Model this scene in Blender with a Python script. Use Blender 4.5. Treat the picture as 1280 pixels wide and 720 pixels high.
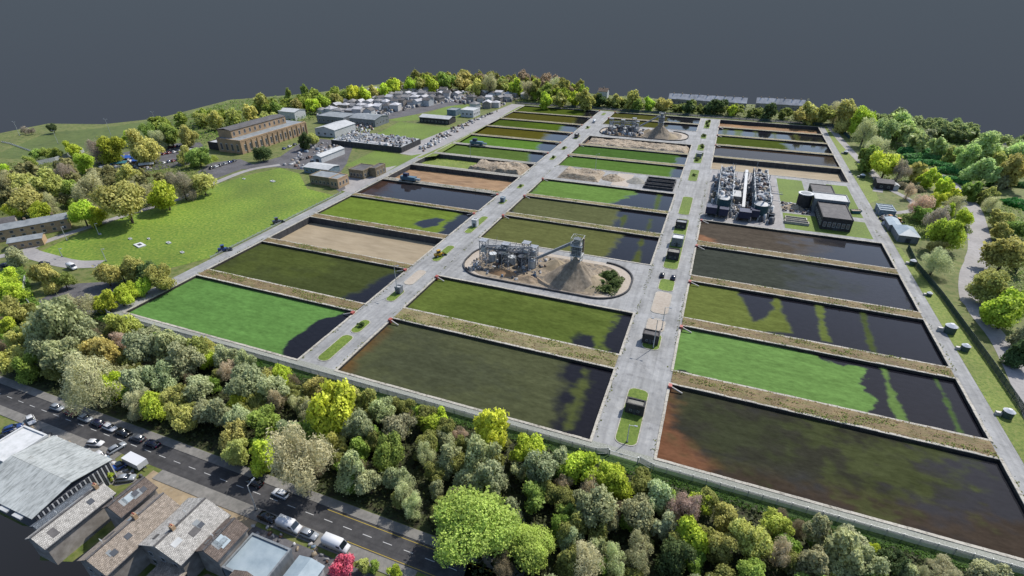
import bpy, bmesh, math, random
import numpy as np
from mathutils import Vector, Matrix, geometry

random.seed(7)
RNG = np.random.default_rng(7)
for o in list(bpy.data.objects):
    bpy.data.objects.remove(o)
SC = bpy.context.scene
COL = SC.collection
R = math.radians

# ------------------------------------------------------------------ camera, sky, sun, exposure
CAM_H, FL, YAW, PITCH = 100.0, 652.32, R(21.172), R(29.54)
cam = bpy.data.cameras.new('camera')
cam.sensor_width = 36.0
cam.lens = 36.0 * FL / 1280.0
cam.clip_start = 1.0
cam.clip_end = 5000.0
camo = bpy.data.objects.new('camera', cam)
camo.location = (0, 0, CAM_H)
camo.rotation_euler = (math.pi / 2 - PITCH, 0, YAW)
COL.objects.link(camo)
SC.camera = camo

SUN_AZ, SUN_EL = R(27), R(51)          # azimuth measured from +y towards +x
world = bpy.data.worlds.new('World')
SC.world = world
world.use_nodes = True
nt = world.node_tree
nt.nodes.clear()
w_out = nt.nodes.new('ShaderNodeOutputWorld')
w_bg = nt.nodes.new('ShaderNodeBackground')
w_bg2 = nt.nodes.new('ShaderNodeBackground')
w_mix = nt.nodes.new('ShaderNodeMixShader')
w_sky = nt.nodes.new('ShaderNodeTexSky')
w_sky.sky_type = 'NISHITA'
w_sky.sun_disc = False
w_sky.sun_elevation = SUN_EL
w_sky.sun_rotation = SUN_AZ
w_bg.inputs['Strength'].default_value = 0.15
w_tc = nt.nodes.new('ShaderNodeTexCoord')
w_sep = nt.nodes.new('ShaderNodeSeparateXYZ')
w_map = nt.nodes.new('ShaderNodeMapRange')
w_map.interpolation_type = 'SMOOTHSTEP'
w_map.inputs['From Min'].default_value = 0.0
w_map.inputs['From Max'].default_value = 0.30
w_map2 = nt.nodes.new('ShaderNodeMapRange')
w_map2.inputs['From Min'].default_value = -0.8
w_map2.inputs['From Max'].default_value = 0.0
w_ramp = nt.nodes.new('ShaderNodeValToRGB')
def s2l(c):
    c = c / 255.0
    return c / 12.92 if c <= 0.04045 else ((c + 0.055) / 1.055) ** 2.4
def RAW(r, g, b, k=1.0):
    return (s2l(r) * k, s2l(g) * k, s2l(b) * k, 1.0)
def S(r, g, b):
    return RAW(r, g, b, 0.485)
def SL(r, g, b):
    return RAW(r, g, b, 0.9)
EXPO = 0.62
K = 0.50          # photo colour of a flat sunlit surface -> base colour under this sun, sky and exposure
kx = 2 ** (-EXPO)
w_ramp.color_ramp.elements[0].position = 0.0
w_ramp.color_ramp.elements[0].color = RAW(34, 34, 37, kx)
w_ramp.color_ramp.elements[1].position = 1.0
w_ramp.color_ramp.elements[1].color = RAW(80, 89, 99, kx)
_e = w_ramp.color_ramp.elements.new(0.72)
_e.color = RAW(71, 77, 88, kx)
L = nt.links.new
L(w_tc.outputs['Generated'], w_sep.inputs[0])
L(w_sep.outputs['Z'], w_map.inputs['Value'])
L(w_sep.outputs['Z'], w_map2.inputs['Value'])
L(w_map2.outputs[0], w_ramp.inputs[0])
L(w_ramp.outputs[0], w_bg2.inputs['Color'])
L(w_sky.outputs[0], w_bg.inputs['Color'])
L(w_map.outputs[0], w_mix.inputs[0])
L(w_bg2.outputs[0], w_mix.inputs[1])
L(w_bg.outputs[0], w_mix.inputs[2])
L(w_mix.outputs[0], w_out.inputs[0])

sun = bpy.data.lights.new('sun', 'SUN')
sun.energy = 4.1
sun.angle = R(0.6)
sun.color = (1.0, 0.955, 0.89)
suno = bpy.data.objects.new('sun', sun)
sd = Vector((math.sin(SUN_AZ) * math.cos(SUN_EL), math.cos(SUN_AZ) * math.cos(SUN_EL), math.sin(SUN_EL)))
suno.rotation_euler = sd.to_track_quat('Z', 'Y').to_euler()
suno.location = (100, 300, 300)
COL.objects.link(suno)
SC.view_settings.view_transform = 'Standard'
SC.view_settings.look = 'None'
SC.view_settings.exposure = EXPO
SC.view_settings.gamma = 1.0
SC.view_settings.use_curve_mapping = False
SC.render.engine = 'CYCLES'

# ------------------------------------------------------------------ survey helper: photo point -> place on a level plane
_f = Vector((-math.sin(YAW) * math.cos(PITCH), math.cos(YAW) * math.cos(PITCH), -math.sin(PITCH)))
_r = Vector((math.cos(YAW), math.sin(YAW), 0))
_u = _r.cross(_f)
def at(px, py, z=0.0):
    d = _r * ((px - 640) / FL) - _u * ((py - 360) / FL) + _f
    t = (z - CAM_H) / d.z
    return Vector((d.x * t, d.y * t, z))
def depth(p):
    return (Vector(p) - Vector((0, 0, CAM_H))).dot(_f)

# ------------------------------------------------------------------ noise
_tab = RNG.random((256, 256))
def vnoise(x, y, seed=0):
    x = np.asarray(x, float) + seed * 17.31
    y = np.asarray(y, float) + seed * 9.77
    xi = np.floor(x).astype(int); yi = np.floor(y).astype(int)
    fx = x - xi; fy = y - yi
    fx = fx * fx * (3 - 2 * fx); fy = fy * fy * (3 - 2 * fy)
    g = lambda a, b: _tab[a & 255, b & 255]
    return (g(xi, yi) * (1 - fx) + g(xi + 1, yi) * fx) * (1 - fy) + (g(xi, yi + 1) * (1 - fx) + g(xi + 1, yi + 1) * fx) * fy
def fbm(x, y, seed=0, oct=4):
    v = 0; a = 0.5; t = 0
    for i in range(oct):
        v = v + a * vnoise(x * 2 ** i, y * 2 ** i, seed + i); t += a; a *= 0.5
    return v / t

# ------------------------------------------------------------------ materials
MATS = {}
def new_mat(name):
    m = bpy.data.materials.new(name)
    m.use_nodes = True
    b = m.node_tree.nodes['Principled BSDF']
    return m, m.node_tree, b
def noise_mat(name, cols, scale=1.0, rough=0.85, bump=0.0, bscale=None, stretch=(1, 1, 1), big=0.15, bigscale=0.05, spec=0.3, metal=0.0, detail=6, dist=None):
    """colour ramp over object-space noise plus a slow large-scale value shift, optional bump"""
    m, t, b = new_mat(name)
    N = t.nodes.new
    tc = N('ShaderNodeNewGeometry')
    mp = N('ShaderNodeMapping'); mp.inputs['Scale'].default_value = stretch
    t.links.new(tc.outputs['Position'], mp.inputs[0])
    n = N('ShaderNodeTexNoise'); n.inputs['Scale'].default_value = scale; n.inputs['Detail'].default_value = detail
    n.inputs['Roughness'].default_value = 0.65
    t.links.new(mp.outputs[0], n.inputs['Vector'])
    r = N('ShaderNodeValToRGB')
    k = len(cols)
    r.color_ramp.elements[0].position = 0.28; r.color_ramp.elements[0].color = cols[0]
    r.color_ramp.elements[1].position = 0.72; r.color_ramp.elements[1].color = cols[-1]
    for i in range(1, k - 1):
        e = r.color_ramp.elements.new(0.28 + 0.44 * i / (k - 1)); e.color = cols[i]
    t.links.new(n.outputs[0], r.inputs[0])
    n2 = N('ShaderNodeTexNoise'); n2.inputs['Scale'].default_value = bigscale; n2.inputs['Detail'].default_value = 3
    t.links.new(tc.outputs['Position'], n2.inputs['Vector'])
    mr = N('ShaderNodeMapRange'); mr.inputs['From Min'].default_value = 0.3; mr.inputs['From Max'].default_value = 0.7
    mr.inputs['To Min'].default_value = 1 - big; mr.inputs['To Max'].default_value = 1 + big
    t.links.new(n2.outputs[0], mr.inputs['Value'])
    mx = N('ShaderNodeMix'); mx.data_type = 'RGBA'; mx.blend_type = 'MULTIPLY'; mx.inputs[0].default_value = 1
    t.links.new(r.outputs[0], mx.inputs[6]); t.links.new(mr.outputs[0], mx.inputs[7])
    t.links.new(mx.outputs[2], b.inputs['Base Color'])
    b.inputs['Roughness'].default_value = rough
    b.inputs['Specular IOR Level'].default_value = spec
    b.inputs['Metallic'].default_value = metal
    if bump:
        n3 = N('ShaderNodeTexNoise'); n3.inputs['Scale'].default_value = bscale or scale * 2; n3.inputs['Detail'].default_value = 4
        t.links.new(mp.outputs[0], n3.inputs['Vector'])
        bp = N('ShaderNodeBump'); bp.inputs['Strength'].default_value = 1.0; bp.inputs['Distance'].default_value = bump
        t.links.new(n3.outputs[0], bp.inputs['Height']); t.links.new(bp.outputs[0], b.inputs['Normal'])
    MATS[name] = m
    return m
def roof_mat(name, c1, c2, mortar, w=0.5, h=0.4, axis='x', rough=0.8):
    """rows of slates or tiles laid along an axis, each course slightly different"""
    m, t, b = new_mat(name)
    N = t.nodes.new
    g = N('ShaderNodeNewGeometry')
    mp = N('ShaderNodeMapping')
    if axis == 'y':
        mp.inputs['Rotation'].default_value = (0, 0, math.pi / 2)
    t.links.new(g.outputs['Position'], mp.inputs[0])
    br = N('ShaderNodeTexBrick')
    br.inputs['Color1'].default_value = c1; br.inputs['Color2'].default_value = c2; br.inputs['Mortar'].default_value = mortar
    br.inputs['Scale'].default_value = 1.0; br.inputs['Brick Width'].default_value = w; br.inputs['Row Height'].default_value = h
    br.inputs['Mortar Size'].default_value = 0.012; br.inputs['Bias'].default_value = -0.1
    t.links.new(mp.outputs[0], br.inputs['Vector'])
    n = N('ShaderNodeTexNoise'); n.inputs['Scale'].default_value = 1.3; n.inputs['Detail'].default_value = 10; n.inputs['Roughness'].default_value = 0.92
    t.links.new(g.outputs['Position'], n.inputs['Vector'])
    mr = N('ShaderNodeMapRange'); mr.inputs['From Min'].default_value = 0.3; mr.inputs['From Max'].default_value = 0.7
    mr.inputs['To Min'].default_value = 0.1; mr.inputs['To Max'].default_value = 1.95
    t.links.new(n.outputs[0], mr.inputs['Value'])
    mx = N('ShaderNodeMix'); mx.data_type = 'RGBA'; mx.blend_type = 'MULTIPLY'; mx.inputs[0].default_value = 1
    t.links.new(br.outputs['Color'], mx.inputs[6]); t.links.new(mr.outputs[0], mx.inputs[7])
    t.links.new(mx.outputs[2], b.inputs['Base Color'])
    bp = N('ShaderNodeBump'); bp.inputs['Distance'].default_value = 0.06; bp.invert = True
    t.links.new(br.outputs['Fac'], bp.inputs['Height']); t.links.new(bp.outputs[0], b.inputs['Normal'])
    b.inputs['Roughness'].default_value = rough
    b.inputs['Specular IOR Level'].default_value = 0.25
    MATS[name] = m
    return m
def plain(name, col, rough=0.6, metal=0.0, spec=0.4, var=0.12, scale=1.5):
    c2 = tuple(v * (1 - var) for v in col[:3]) + (1,)
    c3 = tuple(min(1, v * (1 + var)) for v in col[:3]) + (1,)
    return noise_mat(name, [c2, col, c3], scale=scale, rough=rough, metal=metal, spec=spec, big=0.06)

noise_mat('ground', [S(72, 88, 34), S(102, 118, 48), S(130, 132, 76), S(112, 126, 50)], 0.35, bump=0.08, big=0.2)
noise_mat('field', [S(72, 108, 24), S(106, 140, 36), S(138, 158, 50), S(166, 178, 82)], 0.8, bump=0.1, bscale=3, big=0.3, bigscale=0.025)
noise_mat('lawn', [S(86, 110, 34), S(114, 138, 46), S(140, 156, 68)], 1.2, bump=0.06, bscale=5, big=0.15)
noise_mat('verge', [S(80, 104, 32), S(114, 136, 48), S(142, 154, 68), S(152, 146, 92)], 1.0, bump=0.1, bscale=4, big=0.2)
noise_mat('slope_grass', [S(36, 62, 20), S(58, 88, 28), S(84, 112, 42)], 1.3, bump=0.2, bscale=3, big=0.2)
noise_mat('farfield', [S(84, 100, 44), S(100, 116, 52), S(112, 122, 64)], 0.2, big=0.12)
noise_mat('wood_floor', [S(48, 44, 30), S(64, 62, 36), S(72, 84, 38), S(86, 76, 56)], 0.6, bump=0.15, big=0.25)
noise_mat('concrete_road', [S(150, 150, 149), S(172, 172, 171), S(180, 180, 178), S(194, 192, 188)], 0.6, bump=0.01, bscale=6, big=0.16, bigscale=0.12)
def add_joints(name, w, h, size, dark, wear=(.7, .04, 1)):
    """slab joints, repair patches and drip stains on a laid surface"""
    m = MATS[name]; t = m.node_tree; b = t.nodes['Principled BSDF']; N = t.nodes.new
    src = b.inputs['Base Color'].links[0].from_socket
    g = N('ShaderNodeNewGeometry')
    br = N('ShaderNodeTexBrick'); br.inputs['Color1'].default_value = (1, 1, 1, 1); br.inputs['Color2'].default_value = (.86, .86, .85, 1); br.inputs['Mortar'].default_value = (dark, dark, dark, 1)
    br.inputs['Scale'].default_value = 1.0; br.inputs['Brick Width'].default_value = w; br.inputs['Row Height'].default_value = h; br.inputs['Mortar Size'].default_value = size
    br.offset = 0.0
    t.links.new(g.outputs['Position'], br.inputs['Vector'])
    n = N('ShaderNodeTexNoise'); n.inputs['Scale'].default_value = 0.22; n.inputs['Detail'].default_value = 9; n.inputs['Roughness'].default_value = 0.75
    t.links.new(g.outputs['Position'], n.inputs['Vector'])
    r = N('ShaderNodeMapRange'); r.inputs['From Min'].default_value = .42; r.inputs['From Max'].default_value = .34; r.inputs['To Min'].default_value = 1; r.inputs['To Max'].default_value = .72
    t.links.new(n.outputs[0], r.inputs['Value'])
    mp2 = N('ShaderNodeMapping'); mp2.inputs['Scale'].default_value = wear
    t.links.new(g.outputs['Position'], mp2.inputs[0])
    nw = N('ShaderNodeTexNoise'); nw.inputs['Scale'].default_value = 1.0; nw.inputs['Detail'].default_value = 5
    t.links.new(mp2.outputs[0], nw.inputs['Vector'])
    rw = N('ShaderNodeMapRange'); rw.inputs['From Min'].default_value = .35; rw.inputs['From Max'].default_value = .6; rw.inputs['To Min'].default_value = .84; rw.inputs['To Max'].default_value = 1.06
    t.links.new(nw.outputs[0], rw.inputs['Value'])
    m0 = N('ShaderNodeMix'); m0.data_type = 'RGBA'; m0.blend_type = 'MULTIPLY'; m0.inputs[0].default_value = 1
    t.links.new(src, m0.inputs[6]); t.links.new(rw.outputs[0], m0.inputs[7]); src = m0.outputs[2]
    m1 = N('ShaderNodeMix'); m1.data_type = 'RGBA'; m1.blend_type = 'MULTIPLY'; m1.inputs[0].default_value = 1
    m2 = N('ShaderNodeMix'); m2.data_type = 'RGBA'; m2.blend_type = 'MULTIPLY'; m2.inputs[0].default_value = 1
    t.links.new(src, m1.inputs[6]); t.links.new(br.outputs['Color'], m1.inputs[7])
    t.links.new(m1.outputs[2], m2.inputs[6]); t.links.new(r.outputs[0], m2.inputs[7])
    t.links.new(m2.outputs[2], b.inputs['Base Color'])
add_joints('concrete_road', 5.2, 6.1, .05, .78)
noise_mat('asphalt', [S(62, 61, 62), S(80, 79, 80), S(96, 94, 93)], 0.5, bump=0.01, bscale=8, big=0.2, bigscale=0.1)
add_joints('asphalt', 23.0, 3.8, .05, .8, (.03, .9, 1))
noise_mat('grey_path', [S(156, 152, 150), S(174, 170, 167), S(186, 181, 177)], 0.7, big=0.12, bigscale=0.1)
noise_mat('yard_asphalt', [S(88, 86, 88), S(104, 102, 104), S(122, 119, 118)], 0.8, big=0.25, bigscale=0.12)
noise_mat('pavement', [S(122, 120, 116), S(140, 137, 131), S(156, 152, 146)], 0.8, big=0.15, bigscale=0.15)
noise_mat('forecourt', [S(150, 134, 112), S(176, 156, 124), S(186, 172, 148)], 0.5, big=0.2, bigscale=0.15)
noise_mat('gravel', [S(132, 136, 122), S(166, 168, 156), S(196, 196, 188)], 3.0, bump=0.05, bscale=10, big=0.15)
noise_mat('pad', [S(184, 170, 152), S(200, 187, 170), S(210, 199, 184)], 0.8, big=0.08)
noise_mat('paint_white', [S(190, 190, 188), S(225, 225, 222)], 3, rough=0.6)
noise_mat('paint_yellow', [S(186, 160, 50), S(214, 186, 66)], 3, rough=0.6)
noise_mat('coping', [S(120, 112, 98), S(184, 178, 164), S(214, 208, 194), S(150, 140, 122)], 1.1, bump=0.03, bscale=5, big=0.15)
noise_mat('wet_wall', [S(50, 46, 42), S(70, 65, 60), S(88, 80, 72)], 0.8, stretch=(1, 1, 0.3), bump=0.03, big=0.2)
noise_mat('dry_wall', [S(58, 58, 60), S(80, 80, 82), S(100, 98, 96)], 0.7, stretch=(1, 1, 0.25), bump=0.03, big=0.2)
noise_mat('bank_brown', [S(84, 70, 46), S(124, 104, 74), S(150, 130, 94), S(118, 114, 66), S(168, 150, 116)], 1.0, stretch=(.35, 1.3, 1), bump=0.15, bscale=3, big=0.22, bigscale=.2)
noise_mat('bank_pale', [S(88, 80, 48), S(134, 120, 82), S(160, 146, 108), S(120, 122, 66), S(178, 166, 132)], 1.0, stretch=(.3, 1.3, 1), bump=0.12, bscale=3, big=0.22, bigscale=.2)
noise_mat('bank_conc', [S(130, 128, 118), S(160, 157, 146), S(180, 176, 166)], 0.8, bump=0.06, bscale=4, big=0.15)
noise_mat('sand_pale', [S(160, 143, 115), S(176, 159, 130), S(188, 171, 142)], 0.35, bump=0.03, stretch=(0.25, 1, 1), big=0.06, bigscale=0.06)
noise_mat('sand_brown', [S(140, 108, 76), S(166, 132, 96), S(184, 152, 116)], 0.4, bump=0.1, stretch=(0.3, 1, 1), big=0.15, bigscale=0.1)
noise_mat('sand_orange', [S(120, 86, 52), S(158, 118, 74), S(184, 146, 98)], 0.5, bump=0.1, stretch=(0.3, 1, 1), big=0.2)
noise_mat('heap_sand', [S(140, 120, 96), S(176, 154, 126), S(200, 178, 150)], 0.8, bump=0.05, bscale=4, big=0.12, bigscale=0.2)
noise_mat('plant_floor', [S(70, 66, 62), S(128, 116, 100), S(176, 158, 132), S(110, 104, 96), S(196, 180, 154)], 0.28, bump=0.3, bscale=.8, big=0.2, bigscale=.15)
noise_mat('heap_grey', [S(128, 116, 100), S(160, 146, 126), S(184, 168, 146)], 0.8, bump=0.08, bscale=3, big=0.16, bigscale=0.2)
noise_mat('rubble', [S(112, 94, 74), S(166, 146, 120), S(204, 188, 164), S(136, 124, 106)], 0.9, bump=0.3, bscale=1.6, big=0.2)
noise_mat('brick', [S(164, 136, 104), S(204, 172, 136), S(226, 200, 166)], 1.2, stretch=(1, 1, 2.5), bump=0.02, big=0.18, bigscale=0.15)
noise_mat('brick_pale', [S(186, 152, 112), S(212, 180, 140), S(222, 196, 160)], 1.0, stretch=(1, 1, 2.5), big=0.12, bigscale=0.2)
noise_mat('stone_wall', [S(120, 108, 88), S(160, 144, 116), S(186, 170, 140)], 0.9, bump=0.04, big=0.2, bigscale=0.2)
noise_mat('dark_wall', [S(52, 50, 50), S(72, 70, 70), S(92, 88, 86)], 0.7, big=0.2, bigscale=0.2)
noise_mat('grey_clad', [S(116, 122, 126), S(144, 150, 154), S(166, 170, 172)], 0.7, stretch=(2, 2, 0.3), rough=0.55, big=0.12)
noise_mat('white_clad', [S(212, 214, 212), S(234, 235, 233), S(246, 246, 245)], 0.7, rough=0.6, big=0.08)
noise_mat('blue_clad', [S(104, 126, 142), S(136, 158, 172), S(178, 194, 202)], 0.8, rough=0.55, big=0.15)
noise_mat('flat_roof', [S(132, 138, 142), S(154, 160, 162), S(172, 176, 176)], 0.4, rough=0.7, big=0.12, bigscale=0.1)
noise_mat('dark_roof', [S(84, 82, 82), S(108, 105, 104), S(126, 122, 119)], 0.5, rough=0.8, big=0.15, bigscale=0.12)
noise_mat('pale_roof', [S(186, 188, 187), S(208, 210, 209), S(226, 226, 223)], 0.5, rough=0.65, big=0.1)
noise_mat('blue_roof', [S(150, 168, 178), S(172, 188, 196), S(188, 202, 208)], 0.35, rough=0.5, big=0.1)
noise_mat('shed_roof', [S(140, 144, 140), S(176, 180, 176), S(206, 210, 206), S(150, 150, 142)], 0.9, stretch=(1.6, 0.5, 1), rough=0.7, bump=0.02, big=0.16, bigscale=0.15)
noise_mat('steel_light', [S(126, 132, 140), S(170, 174, 180), S(204, 206, 208)], 1.4, rough=0.5, metal=0.1, big=0.1)
noise_mat('steel_dark', [S(58, 60, 66), S(84, 88, 96), S(112, 116, 122)], 1.4, rough=0.5, metal=0.1, big=0.1)
noise_mat('galv', [S(206, 210, 208), S(232, 235, 233), S(246, 247, 246)], 2.0, rough=0.45, metal=0.15, big=0.08)
noise_mat('green_steel', [S(52, 74, 68), S(72, 96, 88), S(92, 116, 108)], 2.0, rough=0.5, big=0.1)
noise_mat('teal_steel', [S(44, 72, 78), S(60, 94, 100), S(86, 120, 124)], 2.0, rough=0.5, big=0.1)
plain('blue_tank', S(96, 128, 146), rough=0.45)
plain('navy', S(48, 54, 84), rough=0.5)
plain('red_paint', S(190, 96, 84), rough=0.5)
plain('pipe_white', S(214, 208, 200), rough=0.5)
plain('tyre', S(34, 34, 36), rough=0.85)
plain('glass', S(34, 42, 50), rough=0.08, spec=0.6, var=0.05)
plain('pane', S(84, 88, 92), rough=0.12, spec=0.6, var=0.1)
plain('car_white', S(244, 245, 246), rough=0.25, spec=0.5, var=0.02)
plain('car_silver', S(168, 174, 180), rough=0.28, spec=0.5, var=0.03)
plain('car_black', S(30, 31, 35), rough=0.22, spec=0.5, var=0.05)
plain('car_blue', S(50, 78, 138), rough=0.25, spec=0.5, var=0.03)
plain('car_navy', S(30, 34, 64), rough=0.25, spec=0.5, var=0.03)
plain('car_red', S(142, 40, 38), rough=0.25, spec=0.5, var=0.03)
plain('car_grey', S(92, 96, 102), rough=0.28, spec=0.5, var=0.03)
plain('machine_yellow', S(224, 176, 36), rough=0.4, var=0.08)
plain('machine_orange', S(206, 138, 54), rough=0.45, var=0.12)
plain('lens', S(230, 232, 226), rough=0.15)
plain('lamp_red', S(150, 30, 26), rough=0.2)
plain('tarp_blue', S(40, 92, 188), rough=0.5, var=0.15)
plain('teal_paint', S(70, 134, 150), rough=0.5, var=0.15)
noise_mat('bark', [S(66, 56, 46), S(98, 84, 70), S(122, 108, 92)], 3, bump=0.05, big=0.15)
noise_mat('wood', [S(120, 92, 62), S(156, 122, 84)], 2)
roof_mat('tile_brown', S(118, 100, 86), S(140, 122, 106), S(66, 56, 50), 0.3, 0.28)
roof_mat('tile_brown_y', S(172, 158, 142), S(192, 178, 162), S(66, 56, 50), 0.3, 0.28, 'y')
roof_mat('tile_dark', S(122, 108, 98), S(138, 124, 114), S(52, 46, 44), 0.3, 0.28, 'y')
roof_mat('slate_pale', S(196, 192, 184), S(214, 210, 202), S(60, 56, 52), 0.32, 0.3, 'y')
roof_mat('slate_blue', S(104, 112, 122), S(124, 132, 140), S(60, 62, 66), 0.32, 0.3, 'y')
roof_mat('slate_far', S(150, 148, 148), S(172, 170, 168), S(96, 94, 92), 0.9, 0.8)
noise_mat('house_wall', [S(150, 142, 132), S(176, 168, 158), S(198, 192, 184)], 0.6, big=0.2, bigscale=0.15)
noise_mat('estate_wall', [S(206, 200, 194), S(228, 224, 220), S(240, 238, 236)], 0.5, big=0.12, bigscale=0.1)
noise_mat('estate_roof', [S(176, 174, 178), S(212, 211, 213), S(236, 235, 236)], 0.35, big=0.25, bigscale=0.08)
noise_mat('corrugated', [S(96, 98, 104), S(128, 130, 136)], 0.6, rough=0.5, big=0.1)

def leaf_material(name, trans):
    m, t, b = new_mat(name)
    N = t.nodes.new
    oi = N('ShaderNodeObjectInfo')
    a = N('ShaderNodeAttribute'); a.attribute_name = 'tint'
    hv = N('ShaderNodeHueSaturation')
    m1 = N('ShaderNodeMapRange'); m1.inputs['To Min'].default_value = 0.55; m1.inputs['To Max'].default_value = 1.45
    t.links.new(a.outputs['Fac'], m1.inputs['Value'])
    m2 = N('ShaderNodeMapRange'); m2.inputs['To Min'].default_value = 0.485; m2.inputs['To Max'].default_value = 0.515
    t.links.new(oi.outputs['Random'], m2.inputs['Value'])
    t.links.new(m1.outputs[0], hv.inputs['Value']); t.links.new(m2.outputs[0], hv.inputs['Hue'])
    t.links.new(oi.outputs['Color'], hv.inputs['Color'])
    t.links.new(hv.outputs[0], b.inputs['Base Color'])
    b.inputs['Roughness'].default_value = 0.6; b.inputs['Specular IOR Level'].default_value = 0.2
    tr = N('ShaderNodeBsdfTranslucent'); t.links.new(hv.outputs[0], tr.inputs['Color'])
    mx = N('ShaderNodeMixShader'); mx.inputs[0].default_value = trans
    out = t.nodes['Material Output']
    t.links.new(b.outputs[0], mx.inputs[1]); t.links.new(tr.outputs[0], mx.inputs[2]); t.links.new(mx.outputs[0], out.inputs[0])
    MATS[name] = m
leaf_material('leaf', 0.45)

def water_material():
    m, t, b = new_mat('pond_water')
    N = t.nodes.new
    a = N('ShaderNodeAttribute'); a.attribute_name = 'Col'
    g = N('ShaderNodeNewGeometry')
    mp = N('ShaderNodeMapping'); mp.inputs['Scale'].default_value = (0.4, 0.9, 1)
    t.links.new(g.outputs['Position'], mp.inputs[0])
    n = N('ShaderNodeTexNoise'); n.inputs['Scale'].default_value = 1.0; n.inputs['Detail'].default_value = 6; n.inputs['Roughness'].default_value = 0.72
    t.links.new(mp.outputs[0], n.inputs['Vector'])
    mr = N('ShaderNodeMapRange'); mr.inputs['From Min'].default_value = 0.3; mr.inputs['From Max'].default_value = 0.7
    mr.inputs['To Min'].default_value = 0.74; mr.inputs['To Max'].default_value = 1.26
    t.links.new(n.outputs[0], mr.inputs['Value'])
    mx = N('ShaderNodeMix'); mx.data_type = 'RGBA'; mx.blend_type = 'MULTIPLY'; mx.inputs[0].default_value = 1
    t.links.new(a.outputs['Color'], mx.inputs[6]); t.links.new(mr.outputs[0], mx.inputs[7])
    t.links.new(mx.outputs[2], b.inputs['Base Color'])
    rr = N('ShaderNodeMapRange'); rr.inputs['To Min'].default_value = 0.06; rr.inputs['To Max'].default_value = 0.1
    t.links.new(a.outputs['Alpha'], rr.inputs['Value']); t.links.new(rr.outputs[0], b.inputs['Roughness'])
    sp = N('ShaderNodeMapRange'); sp.inputs['To Min'].default_value = 0.16; sp.inputs['To Max'].default_value = 0.0
    t.links.new(a.outputs['Alpha'], sp.inputs['Value']); t.links.new(sp.outputs[0], b.inputs['Specular IOR Level'])
    b.inputs['IOR'].default_value = 1.33
    MATS['pond_water'] = m
water_material()

# ------------------------------------------------------------------ mesh helpers
def link(o, parent=None):
    COL.objects.link(o)
    if parent is not None:
        o.parent = parent
    return o
def mk(name, verts, faces, mat, parent=None, smooth=False):
    me = bpy.data.meshes.new(name)
    me.from_pydata([tuple(v) for v in verts], [], faces)
    if mat:
        me.materials.append(MATS[mat])
    if smooth:
        me.polygons.foreach_set('use_smooth', [True] * len(me.polygons))
    me.update()
    return link(bpy.data.objects.new(name, me), parent)
def share(name, me, parent, loc=(0, 0, 0), rz=0.0, scale=None):
    o = bpy.data.objects.new(name, me)
    o.location = loc; o.rotation_euler = (0, 0, rz)
    if scale: o.scale = scale
    return link(o, parent)
def thing(name, label, cat, loc=(0, 0, 0), rz=0.0, group=None):
    o = bpy.data.objects.new(name, None)
    o.empty_display_size = 0.5
    o.location = loc; o.rotation_euler = (0, 0, rz)
    tag(o, label, cat, group)
    return link(o)
def tag(o, label, cat, group=None):
    o['label'] = label; o['category'] = cat
    if group: o['group'] = group
    return o
def struct(o, label=None):
    o['kind'] = 'structure'
    if label: o['label'] = label
    return o
def stuff(o, label=None, cat=None):
    o['kind'] = 'stuff'
    if label: o['label'] = label
    if cat: o['category'] = cat
    return o
def copy_tree(root, loc, rz, label, group=None, name=None):
    c = root.copy(); COL.objects.link(c)
    if name: c.name = name
    c.location = loc; c.rotation_euler = (0, 0, rz); c['label'] = label
    if group: c['group'] = group
    for ch in root.children:
        d = ch.copy(); COL.objects.link(d); d.parent = c
        for gc in ch.children:
            e = gc.copy(); COL.objects.link(e); e.parent = d
    return c
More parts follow.
